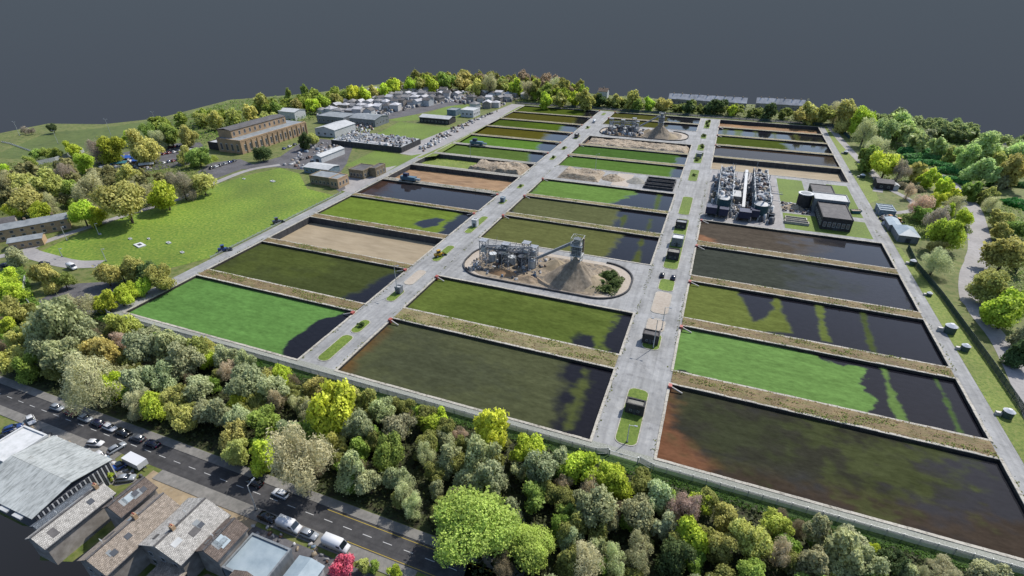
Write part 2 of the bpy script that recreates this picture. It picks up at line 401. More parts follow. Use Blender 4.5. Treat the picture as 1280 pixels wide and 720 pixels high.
class MB:
    def __init__(s): s.v = []; s.f = []
    def add(s, vs, fs):
        n = len(s.v); s.v += [tuple(v) for v in vs]; s.f += [tuple(i + n for i in f) for f in fs]; return s
    def box(s, x0, y0, z0, x1, y1, z1, top=0.0):
        t = top
        return s.add([(x0, y0, z0), (x1, y0, z0), (x1, y1, z0), (x0, y1, z0), (x0 + t, y0 + t, z1), (x1 - t, y0 + t, z1), (x1 - t, y1 - t, z1), (x0 + t, y1 - t, z1)],
                     [(3, 2, 1, 0), (4, 5, 6, 7), (0, 1, 5, 4), (1, 2, 6, 5), (2, 3, 7, 6), (3, 0, 4, 7)])
    def prism(s, poly, z0, z1):
        n = len(poly)
        return s.add([(p[0], p[1], z0) for p in poly] + [(p[0], p[1], z1) for p in poly],
                     [tuple(range(n - 1, -1, -1)), tuple(range(n, 2 * n))] + [(i, (i + 1) % n, n + (i + 1) % n, n + i) for i in range(n)])
    def bar(s, a, b, w):
        a = Vector(a); b = Vector(b); d = b - a
        if d.length < 1e-6: return s
        q = d.to_track_quat('Z', 'Y')
        h = w / 2
        c = [q @ Vector((sx * h, sy * h, 0)) for sx, sy in ((-1, -1), (1, -1), (1, 1), (-1, 1))]
        return s.add([a + k for k in c] + [b + k for k in c], [(3, 2, 1, 0), (4, 5, 6, 7), (0, 1, 5, 4), (1, 2, 6, 5), (2, 3, 7, 6), (3, 0, 4, 7)])
    def tube(s, a, b, r0, r1=None, n=10):
        a = Vector(a); b = Vector(b); r1 = r0 if r1 is None else r1
        q = (b - a).to_track_quat('Z', 'Y')
        c = [q @ Vector((math.cos(2 * math.pi * i / n), math.sin(2 * math.pi * i / n), 0)) for i in range(n)]
        return s.add([a + k * r0 for k in c] + [b + k * r1 for k in c],
                     [tuple(range(n - 1, -1, -1)), tuple(range(n, 2 * n))] + [(i, (i + 1) % n, n + (i + 1) % n, n + i) for i in range(n)])
    def gable(s, x0, y0, x1, y1, z, rh, axis='x', ov=0.35, th=0.18):
        """pitched roof of two thick slopes, ridge along axis"""
        x0 -= ov; x1 += ov; y0 -= ov; y1 += ov
        if axis == 'x':
            ym = (y0 + y1) / 2
            A = [(x0, y0, z), (x0, ym, z + rh), (x0, y1, z)]; B = [(x1, y0, z), (x1, ym, z + rh), (x1, y1, z)]
        else:
            xm = (x0 + x1) / 2
            A = [(x1, y0, z), (xm, y0, z + rh), (x0, y0, z)]; B = [(x1, y1, z), (xm, y1, z + rh), (x0, y1, z)]
        up = [(p[0], p[1], p[2] + th) for p in A + B]
        vs = A + B + up
        return s.add(vs, [(6, 9, 10, 7), (7, 10, 11, 8), (0, 1, 4, 3), (1, 2, 5, 4), (0, 3, 9, 6), (2, 8, 11, 5), (0, 6, 7, 1), (1, 7, 8, 2), (3, 4, 10, 9), (4, 5, 11, 10)])
    def hip(s, x0, y0, x1, y1, z, rh, ov=0.35):
        x0 -= ov; x1 += ov; y0 -= ov; y1 += ov
        w, d = x1 - x0, y1 - y0
        if w >= d:
            r = [(x0 + d / 2, (y0 + y1) / 2, z + rh), (x1 - d / 2, (y0 + y1) / 2, z + rh)]
            fs = [(0, 1, 5, 4), (1, 2, 5), (2, 3, 4, 5), (3, 0, 4), (3, 2, 1, 0)]
        else:
            r = [((x0 + x1) / 2, y0 + w / 2, z + rh), ((x0 + x1) / 2, y1 - w / 2, z + rh)]
            fs = [(0, 1, 4), (1, 2, 5, 4), (2, 3, 5), (3, 0, 4, 5), (3, 2, 1, 0)]
        return s.add([(x0, y0, z), (x1, y0, z), (x1, y1, z), (x0, y1, z)] + r, fs)
    def build(s, name, mat, parent=None, smooth=False):
        return mk(name, s.v, s.f, mat, parent, smooth)
def sheet(name, poly, z, mat, parent=None, kind='structure', label=None, th=0.0):
    """flat ground sheet over a polygon"""
    vs = [Vector((p[0], p[1], z)) for p in poly]
    tr = geometry.tessellate_polygon([vs])
    fs = []
    for t in tr:
        a, b, c = (vs[i] for i in t)
        fs.append(t if (b - a).cross(c - a).z > 0 else t[::-1])
    o = mk(name, vs, fs, mat, parent)
    if kind: o['kind'] = kind
    if label: o['label'] = label
    return o
def PX(pts, z=0.0):
    return [at(x, y, z) for x, y in pts]
def rect(x0, y0, x1, y1):
    return [(x0, y0), (x1, y0), (x1, y1), (x0, y1)]
def rrect(x0, y0, x1, y1, r, n=6):
    out = []
    for cx, cy, a0 in ((x1 - r, y0 + r, -90), (x1 - r, y1 - r, 0), (x0 + r, y1 - r, 90), (x0 + r, y0 + r, 180)):
        for i in range(n + 1):
            a = R(a0 + 90 * i / n); out.append((cx + r * math.cos(a), cy + r * math.sin(a)))
    return out
def strip(path, w):
    """polygon around a polyline of given width"""
    P = [Vector((p[0], p[1])) for p in path]
    l, r = [], []
    for i, p in enumerate(P):
        d = (P[min(i + 1, len(P) - 1)] - P[max(i - 1, 0)]).normalized()
        n = Vector((-d.y, d.x)) * (w[i] if isinstance(w, (list, tuple)) else w) / 2
        l.append(p + n); r.append(p - n)
    return l + r[::-1]
def curve_pts(pts, n=8):
    """Catmull-Rom through points"""
    P = [Vector((p[0], p[1])) for p in pts]; P = [P[0] * 2 - P[1]] + P + [P[-1] * 2 - P[-2]]
    out = []
    for i in range(1, len(P) - 2):
        for k in range(n):
            t = k / n
            out.append(0.5 * ((2 * P[i]) + (P[i + 1] - P[i - 1]) * t + (2 * P[i - 1] - 5 * P[i] + 4 * P[i + 1] - P[i + 2]) * t * t + (3 * P[i] - P[i - 1] - 3 * P[i + 1] + P[i + 2]) * t ** 3))
    out.append(P[-2])
    return out

# ------------------------------------------------------------------ terrain
XL0, XL1, XM0, XM1, XR0, XR1 = -187.0, -110.0, -95.0, -16.6, 0.3, 79.0
BY0, BY1 = 98.0, 521.0
outer = [(-230, 28), (-137, 29.6), (-124.5, 29.6), (-119, 31), (-112.5, 25.8), (-106, 28), (-105, 36), (-99.6, 36), (-99, 26.6), (-90, 26.4), (-89, 33), (-80, 34), (-78.5, 36),
         (-72, 36), (-71, 30), (-30, 30), (40, 40), (120, 60), (150, 120), (190, 200), (230, 330), (238, 440), (205, 500), (165, 556), (120, 606), (75, 612), (-53, 606), (-140, 612), (-195, 650),
         (-300, 690), (-365, 650), (-405, 585), (-440, 500), (-492, 436), (-478, 340), (-500, 306), (-548, 290), (-545, 235), (-520, 180), (-420, 100), (-330, 40)]
hole = rect(-194, BY0, 84, BY1)
vs = [Vector((p[0], p[1], 0)) for p in outer]; hv = [Vector((p[0], p[1], 0)) for p in hole[::-1]]
allv = vs + hv
fs = []
for t in geometry.tessellate_polygon([vs, hv]):
    a, b, c = (allv[i] for i in t)
    fs.append(t if (b - a).cross(c - a).z > 0 else t[::-1])
struct(mk('ground', allv, fs, 'ground'))

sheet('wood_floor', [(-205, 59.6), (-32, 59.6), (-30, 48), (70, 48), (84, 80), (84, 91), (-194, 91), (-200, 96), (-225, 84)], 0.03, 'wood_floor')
# grass bank between the path and the wood, dropping a little towards the wood
NB = 140
v = []; f = []
for i in range(NB + 1):
    x = -196 + 290 * i / NB
    for k, (y, z) in enumerate(((91.0 - 0.8 * vnoise(i * 0.6, 3.3), 0.04), (92.4, 0.55), (93.2, 0.62), (95.0, 0.12))):
        v.append((x, y + 0.2 * (vnoise(i * 0.9, k) - .5), z))
for i in range(NB):
    for k in range(3):
        a = i * 4 + k; f.append((a, a + 4, a + 5, a + 1))
struct(mk('grass_bank', v, f, 'slope_grass', smooth=True))
sheet('gravel_path', rect(-194, 94.6, 90, 98.0), 0.035, 'gravel')

# street with pavements and markings
sheet('street', rect(-240, 51.4, -15, 57.2), 0.03, 'asphalt')
def kerb_pavement(name, x0, y0, x1, y1):
    o = MB().box(x0, y0, 0.0, x1, y1, 0.13).build(name, 'pavement'); struct(o)
kerb_pavement('pavement', -240, 57.2, -20, 59.4)
kerb_pavement('pavement', -240, 49.0, -124, 51.4)
kerb_pavement('pavement', -110, 48.6, -40, 51.4)
mkb = MB()
x = -200.0
while x < -30:
    mkb.box(x, 54.3, 0.034, x + 2.2, 54.45, 0.038); x += 5.0
o = struct(mkb.build('centre_line', 'paint_white'))
o = MB().box(-66, 56.6, 0.034, -20, 56.72, 0.038).build('kerb_line', 'paint_yellow'); struct(o)
o = MB().box(-57, 51.7, 0.034, -20, 51.82, 0.038).build('kerb_line', 'paint_yellow'); struct(o)
sheet('forecourt', [(-112, 41), (-89, 44), (-78, 44), (-78, 48.6), (-112, 50.5)], 0.03, 'forecourt')
sheet('forecourt', [(-150, 44), (-116, 44), (-112, 47), (-124, 49.5), (-150, 49.5)], 0.028, 'pavement')
sheet('yard', [(-78, 38), (-45, 38), (-45, 47.6), (-78, 47.6)], 0.026, 'yard_asphalt')

# left: field, lawns, paths, yards, car parks
fieldp = PX([(48, 316), (80, 300), (120, 285), (160, 270), (215, 254), (250, 240), (275, 229), (310, 219), (350, 210), (374, 217), (384, 236), (412, 243)]) + [Vector((-195.2, 228, 0)), Vector((-195.2, 142, 0))] + PX([(222, 333), (200, 338), (150, 332), (100, 327)])
sheet('field', fieldp, 0.04, 'field')
sheet('lawn', PX([(430, 207), (470, 188), (510, 195), (528, 192), (470, 222), (455, 210)]), 0.04, 'lawn')
sheet('lawn', PX([(470, 168), (500, 152), (530, 156), (566, 160), (545, 168), (520, 178), (480, 170)]), 0.04, 'lawn')
sheet('lawn', PX([(485, 150), (520, 143), (525, 150), (500, 152)]), 0.035, 'lawn')
sheet('lawn', PX([(525, 146), (560, 132), (600, 130), (580, 146), (560, 150)]), 0.045, 'lawn')
sheet('lawn', PX([(545, 195), (640, 138), (650, 133), (655, 133), (640, 140), (560, 180), (520, 198)]), 0.03, 'verge')
sheet('far_field', [(-490, 200), (-478, 218), (-512, 268), (-486, 296), (-472, 336), (-440, 330), (-420, 270), (-425, 215)], 0.05, 'farfield')
pth = curve_pts([at(x, y) for x, y in ((-20, 325), (28, 314), (60, 301), (110, 284), (160, 268), (220, 250), (268, 229), (310, 213), (350, 206))])
sheet('path', strip(pth, 4.5), 0.07, 'grey_path')
pth = curve_pts([at(x, y) for x, y in ((28, 314), (55, 322), (90, 330), (125, 330))])
sheet('path', strip(pth, [8, 8, 8] + [7] * 30), 0.075, 'grey_path')
sheet('yard', PX([(45, 378), (85, 355), (140, 352), (165, 366), (120, 395), (80, 400)]), 0.05, 'yard_asphalt')
sheet('car_park', PX([(120, 215), (125, 198), (200, 180), (250, 178), (262, 190), (240, 205), (180, 215)]), 0.05, 'yard_asphalt')
sheet('car_park', PX([(245, 216), (262, 204), (300, 199), (318, 206), (290, 216), (262, 226)]), 0.055, 'yard_asphalt')
sheet('works_yard', PX([(300, 212), (318, 205), (350, 196), (385, 172), (425, 176), (441, 184), (433, 205), (425, 216), (432, 236), (424, 240), (395, 214), (345, 209)]), 0.05, 'yard_asphalt')
sheet('works_yard', PX([(427, 238), (432, 222), (470, 212), (496, 207), (440, 242)]), 0.045, 'grey_path')
sheet('works_yard', PX([(500, 192), (528, 174), (560, 162), (600, 146), (640, 130), (656, 131), (640, 140), (560, 179), (526, 196)]), 0.025, 'grey_path')
sheet('estate_road', PX([(440, 150), (500, 138), (560, 128), (600, 122), (640, 124), (640, 128), (600, 127), (560, 133), (520, 143), (470, 152)]), 0.05, 'yard_asphalt')
sheet('estate_ground', PX([(390, 142), (440, 115), (500, 104), (560, 110), (640, 122), (600, 124), (500, 138), (440, 148)]), 0.03, 'pavement')
# right: verge, road, path, garden ground
sheet('verge', [(84, 90), (90.5, 90), (91, 172), (90.2, 192), (89.4, 216), (87, 242), (86, 262), (84, 262)], 0.04, 'verge')
sheet('verge', [(84, 322), (90, 330), (93, 370), (90, 440), (87.5, 521), (84, 521)], 0.04, 'verge')
rr = curve_pts([(88, 120), (94.5, 152), (99, 187), (99, 212), (106, 240), (118, 270), (127, 305), (134, 340), (136, 372), (134, 400)])
sheet('lane', strip(rr, [6] * 25 + [8] * 12 + [9] * 20 + [8] * 40), 0.05, 'grey_path')
rr = curve_pts([(84, 306), (96, 312), (104, 320), (106, 335), (100, 352)])
sheet('path', strip(rr, 3.5), 0.05, 'grey_path')
rr = curve_pts([(88.5, 525), (90.5, 470), (93.5, 420), (97, 372), (92, 345)])
sheet('path', strip(rr, 5), 0.06, 'grey_path')
sheet('garden', [(90, 270), (122, 290), (126, 330), (106, 318), (92, 305)], 0.03, 'verge')
sheet('back_lane', rect(-200, 527, 92, 534), 0.03, 'yard_asphalt')

# ------------------------------------------------------------------ filter beds
XL = {'L': (XL0, XL1), 'M': (XM0, XM1), 'R': (XR0, XR1)}
WZ, DZ = -0.9, -3.3
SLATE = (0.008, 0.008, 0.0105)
def lin(c): return tuple(s2l(k) * K for k in c)
def poly_sd(X, Y, poly):
    """signed distance to polygon, positive inside"""
    P = np.array([(p[0], p[1]) for p in poly])
    inside = np.zeros(X.shape, bool); dist = np.full(X.shape, 1e9)
    n = len(P)
    for i in range(n):
        a = P[i]; b = P[(i + 1) % n]; e = b - a
        t = np.clip(((X - a[0]) * e[0] + (Y - a[1]) * e[1]) / (e @ e + 1e-9), 0, 1)
        dist = np.minimum(dist, np.hypot(X - a[0] - t * e[0], Y - a[1] - t * e[1]))
        c = ((a[1] > Y) != (b[1] > Y)) & (X < (b[0] - a[0]) * (Y - a[1]) / (b[1] - a[1] + 1e-12) + a[0])
        inside ^= c
    return np.where(inside, dist, -dist)
def sstep(v): v = np.clip(v, 0, 1); return v * v * (3 - 2 * v)

# every patch: (shape, colour, soft edge m, ragged edge m, opacity); shape = list of photo points on the water, ('u', cut, slant) or None
BEDS = [
 ('L', 98, 128, 'wet', None, [([(110, 392), (250, 330), (470, 384), (432, 390), (414, 394), (393, 404), (369, 419), (351, 439), (345, 480)], (100, 140, 73), .6, 1.6, 1)],
  'filter bed coated bright green with a dark corner, nearest the wood in left column'),
 ('L', 134, 163.5, 'wet', None, [([(220, 350), (340, 285), (540, 333), (507, 337), (477, 347), (455, 360), (432, 373), (420, 395)], (72, 80, 46), 2.5, 2, 1), ([(290, 335), (340, 300), (430, 318), (380, 345)], (86, 96, 48), 8, 10, .6)],
  'dark olive filter bed between the bright green bed and the dry sand bed'),
 ('L', 168, 196, 'dry', 'sand_pale', [], 'drained filter bed with smooth pale sand floor in left column'),
 ('L', 201, 231, 'wet', None, [([(370, 280), (445, 232), (640, 262), (578, 264), (562, 276), (546, 290), (530, 315)], (112, 132, 56), 1.2, 2, 1), ([(521, 280), (528, 274), (545, 272), (554, 275), (547, 281), (530, 284)], None, .8, 1.5, 1)],
  'grass green filter bed with an oval dark hole, beyond the pale sand bed'),
 ('L', 235, 262.5, 'wet', (50, 47, 49), [([(430, 250), (490, 212), (505, 220), (470, 250)], (72, 52, 42), 8, 5, .8)],
  'nearly black filter bed between grass green bed and brown drained bed'),
 ('L', 267, 296, 'dry', 'sand_brown', [], 'drained filter bed with rough brown floor in left column'),
 ('L', 300, 326, 'dry', 'verge', [], 'overgrown drained filter bed half buried under rubble'),
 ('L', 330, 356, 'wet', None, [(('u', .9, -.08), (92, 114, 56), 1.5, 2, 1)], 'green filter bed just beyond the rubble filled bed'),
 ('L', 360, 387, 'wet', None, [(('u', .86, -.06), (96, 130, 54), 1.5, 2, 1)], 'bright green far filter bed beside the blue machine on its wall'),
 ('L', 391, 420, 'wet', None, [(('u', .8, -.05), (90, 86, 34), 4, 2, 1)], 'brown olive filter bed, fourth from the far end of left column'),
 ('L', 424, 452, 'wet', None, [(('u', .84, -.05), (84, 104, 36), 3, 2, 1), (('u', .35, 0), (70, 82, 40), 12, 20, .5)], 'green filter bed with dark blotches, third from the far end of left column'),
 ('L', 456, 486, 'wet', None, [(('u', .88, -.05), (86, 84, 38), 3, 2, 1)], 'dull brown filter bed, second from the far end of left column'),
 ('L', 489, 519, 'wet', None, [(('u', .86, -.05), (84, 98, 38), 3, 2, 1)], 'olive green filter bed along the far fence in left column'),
 ('M', 98, 129, 'wet', None, [([(400, 475), (490, 380), (712, 440), (704, 460), (702, 480), (690, 500), (700, 520), (680, 570)], (84, 88, 62), 2.5, 3, 1), ([(729, 462), (736, 464), (729, 495), (716, 533), (698, 550), (708, 522)], (92, 100, 54), 1.5, 2, .8),
   ([(405, 475), (480, 405), (484, 412), (432, 470)], (112, 84, 52), 3, 2, .9), ([(470, 450), (520, 420), (640, 470), (600, 500), (500, 480)], (74, 78, 60), 10, 14, .7)],
  'large dark olive filter bed nearest the wood in middle column'),
 ('M', 137, 163, 'wet', None, [([(470, 415), (550, 330), (790, 380), (768, 392), (757, 420), (745, 460), (742, 480)], (98, 112, 54), 1.5, 3, 1), ([(708, 440), (713, 424), (724, 417), (742, 420), (744, 446), (735, 458), (700, 450)], None, .8, 1.8, 1), ([(560, 375), (640, 370), (735, 400), (700, 425), (560, 395)], (84, 98, 46), 6, 10, .7)],
  'streaky green filter bed in front of the nearer sand heap'),
 ('M', 204, 234, 'wet', None, [([(580, 310), (635, 260), (795, 285), (774, 299), (768, 313), (755, 324), (745, 345)], (102, 106, 64), 1.5, 2, 1), ([(801, 298), (805, 299), (798, 330), (791, 330)], (84, 92, 42), .8, .8, .9)],
  'olive filter bed right behind the nearer sand washing plant'),
 ('M', 239, 266, 'wet', None, [([(625, 280), (660, 238), (782, 258), (770, 268), (768, 284), (764, 303)], (98, 102, 68), 1.5, 2, 1), ([(779, 268), (784, 269), (778, 288), (772, 288)], (80, 90, 42), .8, .8, .9), ([(812, 273), (816, 274), (811, 292), (806, 292)], (80, 90, 42), .8, .8, .8)],
  'dull olive filter bed, second one behind the nearer sand plant'),
 ('M', 270, 299, 'wet', None, [([(650, 255), (685, 212), (780, 228), (798, 236), (792, 244), (776, 250), (760, 257), (755, 270)], (108, 138, 70), 1.5, 2.5, 1), ([(822, 243), (827, 244), (822, 264), (816, 264)], (84, 100, 46), .8, .8, .9)],
  'mid green filter bed with dark right end in front of the grey pits'),
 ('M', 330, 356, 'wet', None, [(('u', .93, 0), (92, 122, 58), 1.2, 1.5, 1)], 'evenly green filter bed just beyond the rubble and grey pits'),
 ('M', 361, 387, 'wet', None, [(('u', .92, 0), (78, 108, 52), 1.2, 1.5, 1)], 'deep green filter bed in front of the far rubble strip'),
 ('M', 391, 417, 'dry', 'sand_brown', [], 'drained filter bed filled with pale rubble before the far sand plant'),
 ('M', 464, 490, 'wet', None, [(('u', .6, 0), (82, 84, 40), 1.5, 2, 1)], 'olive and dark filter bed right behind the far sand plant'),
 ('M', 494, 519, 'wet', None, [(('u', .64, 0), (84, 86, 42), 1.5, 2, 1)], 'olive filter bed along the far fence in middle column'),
 ('R', 98, 128, 'wet', (44, 44, 48), [([(800, 600), (838, 480), (1000, 500), (1150, 545), (1150, 575), (1190, 620), (1100, 640), (950, 605), (860, 560)], (60, 60, 50), 6, 6, 1),
   ([(795, 600), (832, 480), (838, 490), (843, 530), (866, 560), (900, 582), (1000, 600), (1070, 612), (1200, 645), (1300, 660), (1330, 730), (1000, 640)], (70, 60, 50), 4, 5, .9), ([(790, 610), (832, 480), (838, 492), (842, 530), (862, 560), (890, 582), (860, 600)], (122, 86, 64), 2.5, 3, 1),
   ([(1030, 540), (1135, 560), (1130, 590), (1150, 625), (1060, 610), (1020, 580)], (82, 90, 52), 8, 16, .6), ([(860, 510), (960, 520), (1000, 570), (900, 560)], (68, 74, 50), 9, 14, .6)],
  'large murky brown filter bed nearest the wood in right column'),
 ('R', 135, 161, 'wet', None, [([(820, 480), (845, 395), (900, 410), (962, 428), (1020, 444), (1070, 460), (1086, 468), (1077, 480), (1092, 498), (1086, 512), (1070, 526), (1000, 508), (930, 488), (880, 478), (850, 462)], (110, 144, 78), .5, 2.2, 1),
   ([(1100, 455), (1105, 456), (1132, 526), (1121, 528)], (104, 130, 72), .5, 1, 1), ([(1167, 470), (1170, 470), (1206, 546), (1200, 546)], (86, 110, 60), .5, .8, .9)],
  'filter bed with bright green ragged mat over its left half, right column'),
 ('R', 167, 195.5, 'wet', None, [([(840, 415), (860, 350), (922, 360), (931, 380), (942, 402), (954, 400), (965, 385), (968, 370), (974, 370), (978, 388), (988, 404), (992, 418), (930, 412)], (106, 116, 60), .8, 1, 1),
   ([(1020, 378), (1026, 379), (1035, 418), (1040, 428), (1026, 426)], (104, 116, 62), .6, .8, 1), ([(1075, 388), (1079, 389), (1094, 440), (1088, 440)], (80, 92, 48), .6, .8, .9)],
  'dark filter bed with olive bottle shaped growth at its left end'),
 ('R', 201, 231.5, 'wet', (50, 50, 54), [(('u', .62, 0), (70, 74, 66), 20, 12, 1)], 'grey green filter bed, second from the tank yard in right column'),
 ('R', 237, 264, 'wet', (50, 50, 54), [(('u', .62, 0), (92, 84, 74), 16, 10, 1), ([(866, 304), (873, 290), (900, 305), (960, 317), (980, 326), (866, 312)], (150, 112, 86), 2, 2, 1)],
  'brownish filter bed with orange silt corner beside the tank yard'),
 ('R', 358, 388, 'dry', 'sand_pale', [], 'drained filter bed with beige sand floor behind the tank yard'),
 ('R', 392, 423, 'wet', (50, 46, 46), [(('u', 1.2, 0), (72, 60, 48), 20, 14, .7)], 'dark brown filter bed behind the beige drained bed'),
 ('R', 427, 456, 'wet', None, [(('u', .64, 0), (80, 92, 40), 3, 2.5, 1)], 'filter bed olive on left and dark on right, far right column'),
 ('R', 460, 487, 'wet', None, [(('s', .07, .02), (86, 96, 52), 1, 1, .9), (('s', .2, .03), (96, 110, 50), 1, 1.5, .9), (('s', .37, .015), (88, 96, 52), 1, 1, .9), (('s', .55, .015), (88, 96, 52), 1, 1, .9), (('s', .75, .012), (88, 96, 52), 1, 1, .8)],
  'dark filter bed crossed by thin green lines near the far fence'),
 ('R', 490, 519, 'dry', 'sand_orange', [], 'drained filter bed with orange brown floor at far right corner'),
]
def make_bed(col, y0, y1, kind, base, patches, label, idx):
    x0, x1 = XL[col]
    cx, cy = (x0 + x1) / 2, (y0 + y1) / 2
    T = thing('filter_bed', label, 'filter bed', (cx, cy, 0), group='slow sand filter beds')
    a, b, c, d = x0 - cx, x1 - cx, y0 - cy, y1 - cy
    wm = 'dry_wall' if kind == 'dry' else 'wet_wall'
    for w in ((a - .6, c - .6, b + .6, c), (a - .6, d, b + .6, d + .6), (a - .6, c, a, d), (b, c, b + .6, d)):
        MB().box(w[0], w[1], -4.0, w[2], w[3], -0.03).build('retaining_wall', wm, T)
    for k, w in enumerate(((a - .7, c - .7, b + .7, c + .06), (a - .7, d - .06, b + .7, d + .7), (a - .7, c + .06, a + .06, d - .06), (b - .06, c + .06, b + .7, d - .06))):
        # coping broken into slightly uneven runs
        m = MB(); hz = w[2] - w[0] > w[3] - w[1]
        L0, L1 = (w[0], w[2]) if hz else (w[1], w[3])
        n = max(2, int((L1 - L0) / 2.6)); q = [L0 + (L1 - L0) * i / n for i in range(n + 1)]
        for i in range(n):
            h = .16 + random.uniform(-.03, .05); j = random.uniform(-.03, .03)
            if hz: m.box(q[i] + .015, w[1] + j, -.05, q[i + 1] - .015, w[3] + j, h)
            else: m.box(w[0] + j, q[i] + .015, -.05, w[2] + j, q[i + 1] - .015, h)
        m.build('coping', 'coping', T)
    st = .45 if y0 < 200 else (.8 if y0 < 330 else 1.3)
    nx, ny = int((x1 - x0) / st), int((y1 - y0) / st)
    gx, gy = np.meshgrid(np.linspace(x0, x1, nx + 1), np.linspace(y0, y1, ny + 1))
    X, Y = gx.ravel(), gy.ravel()
    if kind == 'dry':
        amp = {'sand_pale': .12, 'sand_brown': .7, 'verge': .9, 'sand_orange': .7}[base]
        Z = DZ + amp * fbm(X * .12, Y * .35, idx, 5)
    else:
        Z = np.full(X.shape, WZ)
    V = np.stack([X - cx, Y - cy, Z], 1)
    i = (np.arange(ny)[:, None] * (nx + 1) + np.arange(nx)[None, :]).ravel()
    F = np.stack([i, i + 1, i + nx + 2, i + nx + 1], 1)
    o = mk('sand_floor' if kind == 'dry' else 'water', V.tolist(), F.tolist(), base if kind == 'dry' else 'pond_water', T, smooth=True)
    if kind == 'wet':
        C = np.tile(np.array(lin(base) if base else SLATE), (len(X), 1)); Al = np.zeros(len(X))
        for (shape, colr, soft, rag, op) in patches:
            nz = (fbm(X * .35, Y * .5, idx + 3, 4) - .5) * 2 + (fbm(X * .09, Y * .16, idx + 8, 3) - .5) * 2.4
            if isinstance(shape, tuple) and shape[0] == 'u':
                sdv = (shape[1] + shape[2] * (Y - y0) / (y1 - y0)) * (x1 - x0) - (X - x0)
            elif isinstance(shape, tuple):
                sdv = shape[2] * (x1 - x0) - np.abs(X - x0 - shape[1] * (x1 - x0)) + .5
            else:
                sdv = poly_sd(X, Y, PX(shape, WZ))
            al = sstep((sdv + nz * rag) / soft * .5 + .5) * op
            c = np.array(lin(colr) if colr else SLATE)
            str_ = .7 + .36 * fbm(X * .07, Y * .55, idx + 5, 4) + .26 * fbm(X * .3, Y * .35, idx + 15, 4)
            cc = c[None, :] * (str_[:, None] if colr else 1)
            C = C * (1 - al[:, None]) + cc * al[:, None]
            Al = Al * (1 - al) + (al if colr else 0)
        at_ = o.data.color_attributes.new('Col', 'FLOAT_COLOR', 'POINT')
        at_.data.foreach_set('color', np.concatenate([C, Al[:, None]], 1).astype(np.float32).ravel())
    # inlet fitting at the road-side corner of wet beds
    if kind == 'wet':
        sx = b if col == 'L' else a
        sg = -1 if col == 'L' else 1
        mi = MB().box(sx - .5, d - 2.2, -.6, sx + .5, d - .8, .9)
        mi.build('inlet_chamber', 'red_paint', T)
        MB().tube((sx, d - 1.5, .45), (sx + sg * 3.6, d - 2.2, -.55), .22, n=8).build('inlet_pipe', 'pipe_white', T)
    return T
for i, bdef in enumerate(BEDS):
    make_bed(*bdef, i)

# service roads: everything between the beds, laid as strips that stop at the walls
rd = MB()
def q4(x0, y0, x1, y1, z=0.0): rd.add([(x0, y0, z), (x1, y0, z), (x1, y1, z), (x0, y1, z)], [(0, 1, 2, 3)])
for x0, x1 in ((-194, XL0), (XL1, XM0), (XM1, XR0), (XR1, 84)): q4(x0, BY0, x1, BY1)
BANKS = []
for c in 'LMR':
    rows = sorted((b[1], b[2]) for b in BEDS if b[0] == c)
    y = BY0
    for a, b in rows + [(BY1, BY1)]:
        if a - y > 9 or (a == BY1 and a > y): q4(XL[c][0], y, XL[c][1], a)
        elif a > y: BANKS.append((c, y, a))
        y = b
struct(rd.build('service_road', 'concrete_road'))
# embankments of dry grass between neighbouring beds
tufts = []
for k, (c, y0, y1) in enumerate(BANKS):
    x0, x1 = XL[c]
    near = y0 < 270
    mat = 'bank_pale' if (c == 'M') else ('bank_brown' if (c == 'R' and y0 < 300) or (c == 'L' and y0 < 232) else ('bank_conc' if c == 'L' and 255 < y0 < 362 else 'bank_pale'))
    nx = int((x1 - x0) / (.8 if near else 2)); ny = 6
    X, Y = np.meshgrid(np.linspace(x0, x1, nx + 1), np.linspace(y0 + .05, y1 - .05, ny + 1))
    X, Y = X.ravel(), Y.ravel()
    Z = .06 + .32 * fbm(X * .5, Y * .8, k, 3) * np.clip(np.minimum(Y - y0, y1 - Y) / .8, 0, 1)
    i = (np.arange(ny)[:, None] * (nx + 1) + np.arange(nx)[None, :]).ravel()
    struct(mk('embankment', np.stack([X, Y, Z], 1).tolist(), np.stack([i, i + 1, i + nx + 2, i + nx + 1], 1).tolist(), mat, smooth=True))
    if near: tufts.append((c, y0, y1, mat))

# ------------------------------------------------------------------ foliage
def leaf_quads(P, Nrm, size, rng, aspect=1.0):
    n = len(P)
    Nn = Nrm + rng.normal(0, .55, (n, 3)); Nn /= np.linalg.norm(Nn, axis=1)[:, None]
    t = np.cross(Nn, rng.normal(0, 1, (n, 3))); t /= np.linalg.norm(t, axis=1)[:, None] + 1e-9
    b = np.cross(Nn, t)
    s = size[:, None]
    V = np.stack([P - t * s - b * s * .55 * aspect, P + t * s * .2 - b * s * aspect, P + t * s + b * s * .5 * aspect, P - t * s * .3 + b * s * aspect], 1).reshape(-1, 3)
    F = np.arange(n * 4).reshape(-1, 4)
    return V, F
def foliage_mesh(name, V, F, rng, mat='leaf', tint=None):
    me = bpy.data.meshes.new(name)
    me.vertices.add(len(V)); me.vertices.foreach_set('co', V.astype(np.float32).ravel())
    me.loops.add(F.size); me.loops.foreach_set('vertex_index', F.astype(np.int32).ravel())
    me.polygons.add(len(F)); me.polygons.foreach_set('loop_start', np.arange(0, F.size, F.shape[1], dtype=np.int32))
    me.polygons.foreach_set('loop_total', np.full(len(F), F.shape[1], dtype=np.int32))
    me.update(calc_edges=True)
    a = me.attributes.new('tint', 'FLOAT', 'FACE')
    a.data.foreach_set('value', (rng.random(len(F)) if tint is None else tint).astype(np.float32))
    me.materials.append(MATS[mat])
    return me
